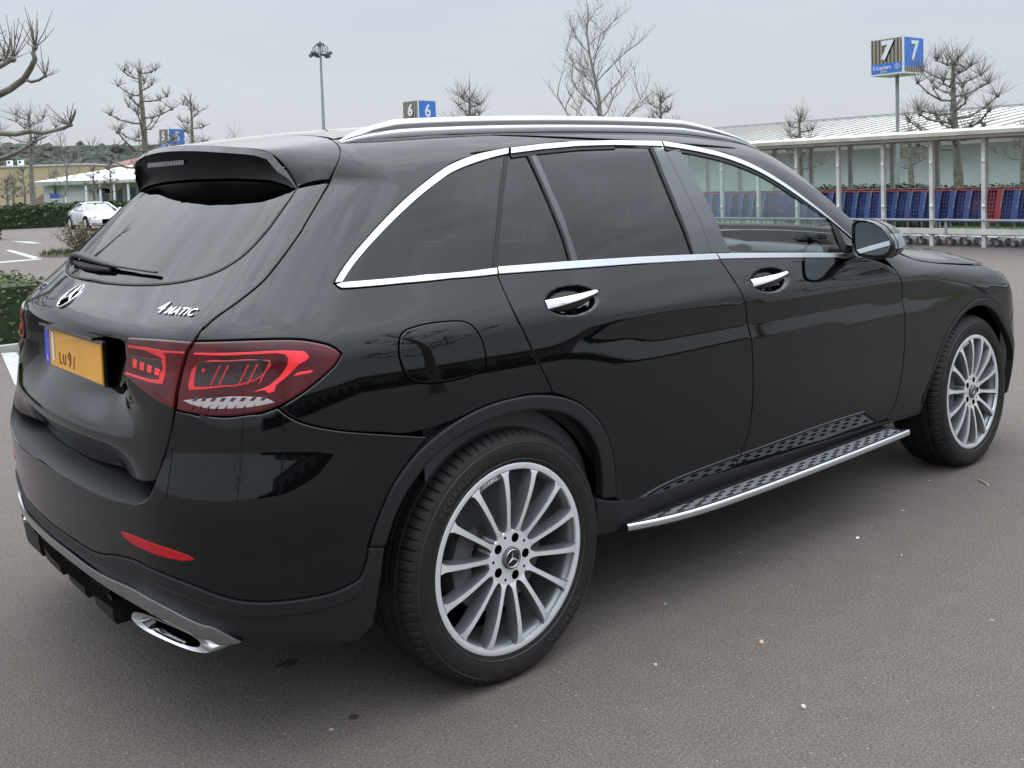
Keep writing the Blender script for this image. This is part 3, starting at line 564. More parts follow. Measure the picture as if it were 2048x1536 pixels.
# bonnet, windscreen, roof
hl3 = solve(cap_ray, np.array(CV['hood_line']), FS); hy = [(float(p[0]), float(p[1])) for p in hl3[:6]]
def sym(L_): return list(L_)+[(x, -y) for x, y in L_[::-1]]
panel('bonnet', sym([(2.28, 0), (2.24, -.5), (2.20, -.74)]+hy+HF+[(3.40, -.74), (3.53, -.42), (3.57, 0)]), M['paint'], car, ray=top_ray, grid=.04)
panel('windscreen', sym([(1.50, 0), (1.49, -.594), (1.70, -.628), (1.85, -.663), (2.0, -.710), (2.13, -.755), (2.22, -.5), (2.26, 0)]), M['pane'], car, ray=top_ray, grid=.05, off=-.003, depth=.003)
panel('roof', sym([(seam, 0), (seam, -.560), (0, -.560), (.5, -.560), (1.0, -.564), (1.35, -.580), (1.485, -.592), (1.495, 0)]), M['paint'], car, ray=top_ray, grid=.04)
# tailgate
gl = [p for p in cvu('glass_rear') if p[0] > UC]; gt = [p for p in cvu('glass_top') if p[0] > UC]
wb = np.interp(-UC, [-p[0] for p in cvu('glass_rear')], [p[1] for p in cvu('glass_rear')]); wt = np.interp(-UC, [-p[0] for p in cvu('glass_top')], [p[1] for p in cvu('glass_top')])
glass_half = gl+[(UC, wb)]
gb = [p for p in cvu('gate_bottom') if p[0] > UC]; wgb = np.interp(UC, [p[0] for p in cvu('gate_bottom')], [p[1] for p in cvu('gate_bottom')])
outer = ge[6:23]+cvu('gate_low')+gb[::-1][1:]
gate_poly = outer+[(UC, wgb)]+mir(outer)[::-1]+mir(glass_half)[:-1]+[(UC, wb)]+glass_half[:-1][::-1]
FGn = lambda P: F(P, False)
gate = panel('tailgate', gate_poly, M['paint'], car, FF=FG, grid=.03, fine=[(2*UC+.72, -.72, -.30, .24, .0115)])
gw = glass_half+mir(glass_half)[:-1][::-1]+mir(gt)[::1]+[(UC, wt+.0)]+gt[::-1]
gtc = [(UC+RC*a, float(inv_cap([(-x, -y, z)])[0, 1])) for a, x, y, z in ((math.atan2(.52, .44), .44, .52, 1.46), (math.atan2(.35, .42), .42, .35, 1.49), (math.atan2(.18, .405), .405, .18, 1.50))]
glass = panel('rear_window', gl+[(UC, wb)]+mir(gl)[::-1]+mir(gtc)+[(UC, wt+.075)]+gtc[::-1], M['privacyrear'], gate, FF=FGn, off=-.004, depth=.002, gap=0, bevel=.001, grid=.04)
glo = gl+[(UC, wb)]; gli = [tuple(p) for p in inset(np.array(gl+[(UC, wb)]+mir(gl)[::-1]), -.006)][:len(glo)]; gli[-1] = (UC, gli[-1][1]); gli[0] = (gl[0][0]+.006, gl[0][1])
for s_ in (False, True): panel('window_seal', strip(glo, gli), M['rubberstrip'], gate, FF=FGn, off=.0006, depth=.004, gap=0, bevel=.0006, step=.01, mirror=s_)
# spoiler
Fsp = F
lipxy = [(float(np.interp(y, [0, .15, .30, .38, .45, .50, .54], [-.563, -.553, -.530, -.510, -.488, -.468, -.457])), -y) for y in np.linspace(0, .54, 15)]
lip3 = solve(top_ray, np.array(lipxy), Fsp)
tip = solve(cap_ray, np.array([CV['spoiler_lip'][-1]]), FS)[0]
dn_pts = list(solve(cap_ray, np.array(CV['spoiler_lip'][-3:-1]), F))
g3 = solve(cap_ray, np.array(ge[0:7]), FS)
right3 = [np.array([seam, -.30, 1.6]), g3[0]*[1, 1, 1]]+list(g3[1:])+[tip]+dn_pts[::-1]+list(lip3[::-1])
rt_t = inv_tube(right3); rt_t[0] = (seam, float(inv_tube(solve(top_ray, np.array([(seam, -.30)]), Fsp))[0, 1]))
PHI = math.pi*.9
sp_poly = [tuple(p) for p in rt_t]+[(p[0], PHI-p[1]) for p in rt_t[::-1][1:]]
sp_o = panel('roof_spoiler', sp_poly, M['paint'], car, FF=Fsp, ray=tube_ray, grid=.03)
lip = [p for p in lip3[::-1]]; edge = [tip]+dn_pts[::-1]+lip; edge = edge+[p*[1, -1, 1] for p in edge[::-1][1:]]; edge = np.array(edge)
kk = len(edge); tt = np.abs(np.linspace(-1, 1, kk)); fade = np.clip((1-tt)/.18, .12, 1)[:, None]
rowA = edge+np.array([0, 0, -.001]); rowB = edge+fade*np.array([-.014, 0, -.017])
ys = edge[:, 1]
def rear_ray(u, w): return np.stack([0*u, u, w], -1), np.stack([0*u-1, 0*u, 0*u], -1), 0, 1.2
gtop = solve(rear_ray, np.stack([ys*.985, np.interp(np.abs(ys), [0, .27, .47, .56, .60], [1.452, 1.449, 1.439, 1.424, 1.412])], 1), FGn)+np.array([-.003, 0, 0])
rowC = rowB+fade*np.array([.022, 0, -.001]); rowD = .35*rowB+.65*gtop+fade*np.array([.022, 0, .008])
MB().loft([rowA, rowB]).build('spoiler_lip', M['paint'], sp_o, smooth=60)
MB().loft([rowB, rowC, rowD, gtop]).build('spoiler_underside', M['under'], sp_o, smooth=60)
bl = MB()
for k in range(14): bl.box((-.556+.003*abs(k-6.5)/6.5, (k-6.5)*.021+.03, 1.502), (.012, .018, .014))
bl.build('brake_light', M['lensdark'], sp_o)
# bumper, shelf, cladding
sh = [p for p in cvu('shelf_lip') if p[0] > UC]; wsh = np.interp(UC, [p[0] for p in cvu('shelf_lip')], [p[1] for p in cvu('shelf_lip')])
ct = [p for p in cvu('clad_top') if p[0] > UC]; wct = np.interp(UC, [p[0] for p in cvu('clad_top')], [p[1] for p in cvu('clad_top')])
bh = cvu('arch_out', 0, 6)+cvu('bumper_top', None, None, -1)+cvu('lamp', 15, 21)+ge[23:31]+sh[::-1][1:]+[(UC, wsh)]
bl_ = ct+[]
bump = panel('rear_bumper', [(UC, wct)]+ct+bh[:-1]+[(UC, wsh)]+mir(bh[:-1])[::-1]+mir(ct)[::-1], M['paint'], car, grid=.028)
shc = ge[27:31]+sh[::-1][1:]+[(UC, wsh)]; shc = resample(shc, .02, closed=False); s3 = solve(cap_ray, shc, FS)
s3 = np.vstack([s3, (s3[:-1]*[1, -1, 1])[::-1]])
inn = s3.copy(); inn[:, 0] += .11; inn[:, 1] *= .97; inn[:, 2] = np.interp(np.abs(s3[:, 1]), [0, .5, .62], [.672, .668, .668])
mid = s3*.85+inn*.15; mid[:, 2] = s3[:, 2]+.003; s0 = s3+np.array([.0015, 0, -.003])
MB().loft([s0, mid, inn]).build('load_sill', M['under'], bump, smooth=50)
tt_, tb_ = cvu('trim_top'), cvu('trim_bot')
tr = [p for p in tt_ if p[0] > UC]; trb = [p for p in tb_ if p[0] > UC]; wtt = np.interp(-UC, [-p[0] for p in tt_[::-1]][::-1], [p[1] for p in tt_])*0+tt_[0][1]
wt0 = float(np.interp(UC, [p[0] for p in tt_], [p[1] for p in tt_])); wb0 = float(np.interp(UC, [p[0] for p in tb_], [p[1] for p in tb_]))
w29 = float(inv_cap([(-.93, 0, .285)])[0, 1])
cl_r = [(UC, wct)]+ct+[ (cvu('arch_low')[0])]+cvu('arch_low')[1:]+cvu('clad_bottom', 2, None, -1)[:1]+cvu('clad_bottom', 1, None, -1)+[(u, w-.008) for u, w in trb[::-1][1:]]
cladp = cl_r+[(UC, wb0-.008)]+mir(cl_r[1:])[::-1]
clad = panel('bumper_cladding', cladp, M['plastic'], bump, off=-.001, depth=.03, grid=.03, bevel=.006)
# painted-edge crease strip along the top of the cladding
cs = [(UC, wct)]+ct; cs2 = [(u, w-.030) for u, w in cs]
panel('cladding_edge', cs+mir(cs[1:])[::-1]*0+cs2[::-1], M['plastic'], bump, off=.004, depth=.01, gap=.0008, bevel=.004)
panel('cladding_edge', mir(cs)+mir(cs2)[::-1], M['plastic'], bump, off=.004, depth=.01, gap=.0008, bevel=.004)
# smoked chrome trim
trh = [(UC, wt0)]+tr+trb[::-1]+[(UC, wb0)]
panel('bumper_trim', trh[:-1]+[(UC, wb0)]+mir(trb)+mir(tr)[::-1], M['trimchrome'], bump, off=.012, depth=.03, gap=.0005, bevel=.005, grid=.02)
lo = [(u, w-.05) for u, w in [(UC, wb0)]+trb[:-3]]
# diffuser below the trim with its four fins
df = MB()
rowa = solve(cap_ray, np.array([(u, w29+.02) for u in np.linspace(UC-.42, UC+.42, 31)]), FS)
rowb = rowa+np.array([.05, 0, -.03]); rowc = rowa+np.array([.30, 0, -.02])
df.loft([rowa, rowb, rowc]).build('diffuser', M['plastic'], bump, smooth=50)
for y in (.60, .375, .13, -.12):
    fb = MB(); fb.loft([[(-.875+dx, y-w_, z), (-.875+dx, y+w_, z), (-.80, y+w_, z), (-.80, y-w_, z)] for z, w_, dx in ((.31, .092, 0), (.215, .078, .012), (.196, .070, .022))], closed=True, cap=True); fb.build('diffuser_fin', M['plastic'], bump, smooth=30)
MB().box((-.68, 0, .40), (.10, 1.36, .18)).build('floor_pan', M['dark'], car)
# tail pipes
for s in (1, -1):
    o = MB(); yc = s*.630
    oval = [(.128*math.copysign(abs(math.cos(t))**.7, math.cos(t)), .020*math.copysign(abs(math.sin(t))**.8, math.sin(t))) for t in np.linspace(0, 2*math.pi, 41)[:-1]]
    def orow(dx, k): return [(-.915+.30*((yc+a*k)**2-.25)+dx+.25*(b*k), yc+a*k, .326+b*k-.13*s*(a*k)) for a, b in oval]
    o.loft([orow(.10, 1.0), orow(.006, 1.03), orow(0, 1.0), orow(.003, .74), orow(.05, .66)], closed=True)
    tp = o.build('tail_pipe', M['pipe'], bump, smooth=50)
    i = MB(); i.loft([orow(.03, .72), orow(.045, .01)], closed=True); i.build('pipe_opening', M['dark'], tp)
# reflectors and parking sensors
for s in (False, True):
    fr_ = panel('rear_reflector', CV['reflector'][:-1], M['reflector'], bump, off=.001, depth=.004, gap=0, bevel=.002, mirror=s)
def disc_uv(c, r, k=18): return [(c[0]+r*math.cos(t), c[1]+r*math.sin(t)) for t in np.linspace(0, 2*math.pi, k+1)[:-1]]
sens = [inv_cap(solve(cap_ray, np.array([p]), FS))[0] for p in [(-.690, -.330)]]
for s in (False, True):
    for c in ((-.6450, -.325), (-.960, -.425)):
        a = panel('parking_sensor', disc_uv(c, .0105), M['dark'], bump, off=.0005, depth=.006, gap=0, bevel=.0008, step=.004, mirror=s)
        panel('sensor_face', disc_uv(c, .0092), M['plastic'] if c[1] < -.4 else M['paint'], a, off=.0018, depth=.002, gap=0, bevel=.001, step=.004, mirror=s)
# lamps
lens_out = cvu('lamp', 2, 21)+cvu('lamp_split', None, None, -1)[1:-1]
lens_in = cvu('lamp', 0, 3)+cvu('lamp_split')[1:]+cvu('lamp', 21, 24)
def lamp_set(s):
    a = panel('tail_lamp', lens_out, M['lens'], car, mirror=s, off=.0015, grid=.02, depth=.02, bevel=.004)
    b = panel('tail_lamp', lens_in, M['lens'], gate, FF=FG, mirror=s, off=.006, grid=.02, depth=.012, bevel=.004)
    def gfx(n, mt, par, off, FF=None, nm='light_guide', poly=None): panel(nm, poly or CV[n][:-1], mt, par, FF=FF, mirror=s, off=off, depth=.0008, gap=0, bevel=.0006, step=.006, grid=.02)
    gfx('lg_bar', M['led'], a, .0024)
    gfx('lg_loop_o', M['ledoutline'], a, .0022); gfx('lg_loop_i', M['lensdark'], a, .0028, nm='lamp_chamber'); gfx('lg_dash', M['led'], a, .0024)
    gfx('lg_rev', M['reverse'], a, .0024, nm='reversing_light')
    rv = np.array(CV['lg_rev'][:-1]); x0, x1 = rv[:, 0].min(), rv[:, 0].max(); zc = rv[:, 1].mean()
    for k in range(8):
        u = x0+(x1-x0)*(.12+.105*k); gfx(None, M['lensdark'], a, .0032, nm='reflector_facet', poly=[(u, zc+.003), (u+.007, zc+.003), (u+.013, zc+.010), (u+.005, zc+.010)])
    for k in range(9):
        u = x0+(x1-x0)*(.10+.095*k); gfx(None, M['lens'], a, .0032, nm='reflector_facet', poly=[(u-.004, zc-.016), (u+.003, zc-.017), (u+.008, zc-.003)])
    lc = np.array(CV['lg_loop_i'][:-1]); c = lc.mean(0)
    for k in (-.03, -.015, .02, .035, .055): gfx(None, M['ledoutline'], a, .0034, nm='light_guide', poly=[(c[0]+k, c[1]-.022), (c[0]+k+.002, c[1]-.022), (c[0]+k+.020, c[1]+.016), (c[0]+k+.017, c[1]+.016)])
    gfx('lg_in', M['ledoutline'], b, .0068, FG); gfx('lg_in2', M['lensdark'], b, .0072, FG, 'lamp_chamber')
    q = np.array(CV['lg_in2'][:-1]); lo_, hi_ = q.min(0), q.max(0); W_ = hi_-lo_
    for k in range(4):
        u = lo_[0]+W_[0]*(.08+.23*k); gfx(None, M['led'], b, .0078, FG, poly=[(u, lo_[1]+W_[1]*.28-.02*k*.2), (u+W_[0]*.13, lo_[1]+W_[1]*.22-.02*k*.2), (u+W_[0]*.15, lo_[1]+W_[1]*.74-.02*k*.3), (u+.002, lo_[1]+W_[1]*.82-.02*k*.3)])
both(lamp_set)
# ------------------------------------------------ arches, sills, steps
fai = cvu('farch_in', 0, 11); fao = cvu('farch_out', 0, 13)
def arches(s):
    panel('wheel_arch_trim', cvu('arch_out')+cvu('arch_in', None, None, -1), M['plastic'], car, mirror=s, off=.004, depth=.028, grid=.03, bevel=.007)
    panel('wheel_arch_trim', fao+[(3.325, -.33), (3.325, -.50)]+[(3.262, -.50), (3.262, -.36)]+fai[::-1], M['plastic'], car, mirror=s, off=.004, depth=.028, grid=.03, bevel=.007)
    st = cvu('sill_top')
    panel('sill_trim', [(.355, -.39)]+st+[(2.44, -.44), (2.43, -.49), (1.4, -.507), (.46, -.507), (.36, -.49)], M['plastic'], car, mirror=s, off=.002, depth=.05, bevel=.007)
    for cx in (0, 2.873):
        w = MB().lathe([(.424, -.890), (.44, -.5), (.30, -.48), (.05, -.48)], 48, c=(cx-.02, 0, .35), a0=-.10, a1=math.pi+.10)
        w.build('wheel_well', M['dark'], car, mirror=s)
both(arches)
def step_board(s):
    ed = resample([(float(p[0]), float(p[1])) for p in [atx(u, v, 2, .314) for u, v in [(1253.5, 1050), (1313, 1042), (1377, 1026), (1458, 999), (1554, 963.5), (1651, 926.5), (1748, 889.5), (1817, 860.5)]]], .03, closed=False)
    b = MB(); rows = []
    for x, y in ed:
        rows.append([(x, y, .290), (x, y-.004, .296), (x, y-.004, .310), (x, y+.002, .3145), (x, y+.014, .3155), (x, y+.016, .3125), (x, -.84, .3105), (x, -.84, .285), (x, y+.02, .278)])
    b.loft(rows, closed=True, cap=True); o = b.build('running_board', M['plastic'], car, mirror=s, smooth=50)
    t = MB().loft([[(x, y+.0115, .3142), (x, max(y+.018, -.905+.0*x), .3142)] for x, y in ed[1:-1]]); t.build('step_surface', M['steptop'], o, mirror=s)
    e = MB().loft([[(x, y-.0055, .2965), (x, y-.0058, .3105), (x, y-.0015, .3165), (x, y+.0095, .3172), (x, y+.0110, .3150)] for x, y in ed]); e.build('step_edge', M['chrome'], o, mirror=s, smooth=70)
    for row in range(3):
        for k in range(20):
            x = .56+.080*k+.040*(row % 2); y = np.interp(x, ed[:, 0], ed[:, 1])+.024+.0175*row
            if y > -.908 or x > 2.10: continue
            MB().lathe([(0.0001, .0046), (.70, .0044), (1, .001), (1, -.001)], 14, axis='z').add([], []).V
            q = MB(); q.lathe([(0.01, .0040), (.75, .0036), (1, 0)], 14, axis='z'); q.V = [(x+a*.0215, y+b_*.0048, .3143+c_) for a, b_, c_ in q.V]
            q.build('rubber_pad', M['rubberstrip'], o, mirror=s)
both(step_board)
# ------------------------------------------------ roof rails
def rail(s):
    xs = np.r_[np.linspace(-.30, 0, 12), np.linspace(.06, 1.25, 26), np.linspace(1.30, 1.62, 12)]
    yb = np.interp(xs, [-.31, -.2, 0, 1.2, 1.5, 1.62], [.586, .581, .577, .580, .598, .611])
    base = solve(top_ray, np.stack([xs, -yb], 1), FS); rows = []; r2 = []; g = []
    for x, p in zip(xs, base):
        h = .050*np.clip(min((x+.302)/.20, (1.625-x)/.42), .03, 1)**.62; k = h/.044; w = .024*min(1, .35+k)
        y, z = p[1], p[2]-.003
        rows.append([(x, y-w*.35, z+.021*k), (x, y-w*.50, z+.026*k), (x, y-w*.42, z+.034*k), (x, y-w*.1, z+.042*k), (x, y+w*.35, z+.044*k), (x, y+w*.8, z+.038*k), (x, y+w, z), (x, y, z)])
        r2.append([(x, y-w*.55, z-.004), (x, y-w*.60, z+.008*k), (x, y-w*.45, z+.017*k), (x, y-w*.2, z+.0185*k), (x, y+w*.2, z+.0185*k), (x, y+w*.2, z-.004)])
        g.append([(x, y-w*.22, z+.017*k), (x, y-w*.22, z+.023*k)])
    o = MB().loft(rows, closed=True, cap=True).build('roof_rail', M['chrome'], car, mirror=s, smooth=60)
    MB().loft(r2, closed=True, cap=True).build('rail_foot', M['chrome'], o, mirror=s, smooth=60)
    MB().loft(g).build('rail_groove', M['dark'], o, mirror=s)
both(rail)
# ------------------------------------------------ door mirrors
def rr(cy, cz, pts): return [(cy+a, cz+b) for a, b in pts]
MO = [(-.905, 1.196), (-.915, 1.208), (-.935, 1.214), (-.965, 1.213), (-1.0, 1.203), (-1.03, 1.186), (-1.055, 1.158), (-1.073, 1.128), (-1.077, 1.102), (-1.066, 1.078), (-1.045, 1.064), (-1.01, 1.058), (-.96, 1.060), (-.925, 1.066), (-.908, 1.082), (-.903, 1.12), (-.903, 1.16)]
def wing_mirror(s):
    cy, cz = -.985, 1.135; b = MB(); rows = []
    for x, k in ((1.862, .93), (1.850, .985), (1.856, 1.0), (1.885, 1.012), (1.92, .99), (1.955, .93), (1.99, .80), (2.015, .58), (2.028, .28), (2.030, .02)):
        rows.append([(x+.10*(y-cy)*.0, cy+(y-cy)*k-.0*(x-1.86), cz+(z-cz)*k) for y, z in MO])
    b.loft(rows, closed=True); o = b.build('door_mirror', M['paint'], car, mirror=s, smooth=60)
    MB().loft([[(1.8645, cy+(y-cy)*k, cz+(z-cz)*k) for y, z in MO] for k in (.95, .0)], closed=True).build('mirror_bezel', M['gloss'], o, mirror=s)
    MB().loft([[(1.8622-.012*(1-k)*0, cy+.002+(y-cy)*k*.86, cz+.003+(z-cz)*k*.84) for y, z in MO] for k in (1.0, .5, .0)], closed=True).build('mirror_glass', M['mirror'], o, mirror=s, smooth=180)
    MB().loft([[(1.8672+.0*k, cy+(y-cy)*kk, cz+(z-cz)*kk) for y, z in MO] for k, kk in ((0, .955),)]*1+[[(1.905, cy+(y-cy)*1.014, cz+(z-cz)*1.014) for y, z in MO]][:0]).V
    # side repeater strip wrapping the outer edge
    ind = MB().loft([[(x, cy+(y-cy)*(k+.012), cz+(z-cz)*(k+.012)) for y, z in MO[6:9]] for x, k in ((1.872, 1.0), (1.90, 1.003), (1.94, .955), (1.97, .88))]); ind.build('side_repeater', M['clearlens'], o, mirror=s, smooth=60)
    seam_ = MB().tube([(1.893, cy+(y-cy)*1.012, cz+(z-cz)*1.012) for y, z in MO[:11]], .0018, 6); seam_.build('housing_seam', M['dark'], o, mirror=s)
    MB().loft([[(x, y_, z_) for x, y_, z_ in ((1.90, -.93, 1.07), (1.98, -.93, 1.07), (1.98, -.93, 1.10), (1.90, -.93, 1.10))], [(1.90, -.85, 1.045), (2.03, -.85, 1.045), (2.03, -.85, 1.11), (1.90, -.85, 1.11)]], closed=True, cap=True).build('mirror_arm', M['gloss'], o, mirror=s, smooth=40)
both(wing_mirror)
# ------------------------------------------------ tailgate fittings
def on_gate(y, z, off=0, FF=FG):
    p = solve(rear_ray, np.array([(y, z)]), FF); n = grad(p, FF)[0]; return p[0]+n*off, n
def gate_frame(y, z, off=0):
    p, n = on_gate(y, z, off); r = np.cross([0, 0, 1.], n); r = -r if r[1] > 0 else r; r /= np.linalg.norm(r); u = np.cross(n, r); u = -u if u[2] < 0 else u
    return p, r, u, n
def place_text(name, txt, size, y, z, m, parent, bold=.02, shear=0, depth=.0015, off=.002, tall=1, FF=FG, sp=1.12):
    V, Fc = text_geo(txt, 1, bold, shear, .5, sp)
    p, r, u, n = gate_frame(y, z, off); W3 = []
    p0, _, _, _ = gate_frame(y, z, 0)
    for a, b, c in V:
        q = p+r*a*size+u*b*size*tall; sf = solve(rear_ray, np.array([(q[1], q[2])]), FF)[0]; nn = grad(np.array([sf]), FF)[0]
        W3.append(sf+nn*(off+(c+.5)*depth))
    return mesh_obj(name, W3, Fc, m, parent)
place_text('lettering', '4', .056, -.522, 1.117, M['bright'], gate, bold=.012, shear=.22, depth=.003, off=.0005)
place_text('lettering', 'MATIC', .035, -.604, 1.1125, M['bright'], gate, bold=.016, shear=.28, depth=.003, off=.0005)
place_text('lettering', 'GLC', .045, .53, 1.112, M['bright'], gate, bold=.02, depth=.004, off=.0005)
# star in ring
p, r, u, n = gate_frame(.040, 1.117, 0)
def P3(a, b, h): return p+r*a+u*b+n*h
b = MB(); RS = .047
rg = [[tuple(P3((RS+dr)*math.cos(t), (RS+dr)*math.sin(t), h)) for dr, h in ((-.0032, .001), (-.0022, .0045), (0, .0055), (.0022, .0045), (.0032, .001))] for t in np.linspace(0, 2*math.pi, 49)]
b.loft(rg)
for k in range(3):
    t = math.pi/2+k*2*math.pi/3; c_, s_ = math.cos(t), math.sin(t)
    tipv = P3(RS*c_, RS*s_, .004); l = P3(0.0062*math.cos(t+math.pi/3), 0.0062*math.sin(t+math.pi/3), .003); rr_ = P3(0.0062*math.cos(t-math.pi/3), 0.0062*math.sin(t-math.pi/3), .003); c0 = P3(0, 0, .008)
    b.add([tipv, l, c0, rr_], [(0, 2, 1), (0, 3, 2)])
star = b.build('star_badge', M['bright'], gate, smooth=30)
MB().lathe([(0.0001, 0), (RS-.004, 0)], 40, axis='z').V
bk = MB(); bk.V = []; bk.add([P3(0, 0, .0012)]+[P3((RS-.003)*math.cos(t), (RS-.003)*math.sin(t), .0012) for t in np.linspace(0, 2*math.pi, 33)[:-1]], [(0, i+1, (i+1) % 32+1) for i in range(32)]); bk.build('badge_backing', M['dark'], star)
# number plate
PX, PZ = -.872, .951
pl = MB().box((PX+.004, 0, PZ), (.010, .532, .124)); plo = pl.build('plate_holder', M['gloss'], gate)
MB().box((PX-.0025, 0, PZ), (.004, .52, .11)).build('number_plate', M['plate'], plo)
MB().box((PX-.0052, .238, PZ), (.0015, .044, .108)).build('plate_band', M['plateblue'], plo)
def plate_txt(txt, size, y, z, m, bold=.02, tall=1):
    V, Fc = text_geo(txt, 1, bold, 0, .5); mesh_obj('plate_character', [(PX-.0048-(.0008 if m is M['white'] else 0)-(c+.5)*.001, y-a*size, z+b*size*tall) for a, b, c in V], Fc, m, plo)
plate_txt('1', .120, .183, PZ+.004, M['platebrown'], .03); plate_txt('1', .118, .176, PZ+.002, M['white'], .03)
plate_txt('L', .022, .238, PZ-.036, M['white'], .01)
for ch, sz, y_, z_, cc in (('L', .050, .110, PZ-.026, 'platebrown'), ('U', .046, .070, PZ-.026, 'platebrown'), ('9', .062, .020, PZ-.022, 'platebrown'), ('/', .055, -.020, PZ-.026, 'platered')): plate_txt(ch, sz, y_, z_, M[cc], .012)
# plate light strip under the lip
MB().box((-.880, 0, 1.022), (.03, .50, .008)).build('handle_strip', M['gloss'], gate)
# rear wiper
def gpt(y, z, off): p = solve(rear_ray, np.array([(y, z)]), FGn); return p[0]+grad(p, FGn)[0]*off
w = MB(); pts = [gpt(y, z, o) for y, z, o in ((.415, 1.202, .010), (.38, 1.206, .015), (.28, 1.209, .018), (.14, 1.206, .016), (.0, 1.201, .012), (-.10, 1.198, .010), (-.24, 1.195, .009), (-.36, 1.192, .008))]
w.tube(pts, [.011, .017, .020, .017, .012, .007, .005, .005], 10, flat=.6); wi = w.build('rear_wiper', M['plastic'], gate, smooth=60)
w = MB(); w.tube([gpt(y, z, .007) for y, z in ((.33, 1.192), (.20, 1.190), (.05, 1.189), (-.08, 1.190))], [.006, .010, .009, .005], 6, flat=1.2); w.build('wiper_blade', M['rubberstrip'], wi)
w = MB().tube([gpt(.36, 1.190, -.004), gpt(.36, 1.200, .018)], .014, 12); w.build('wiper_pivot', M['plastic'], wi)
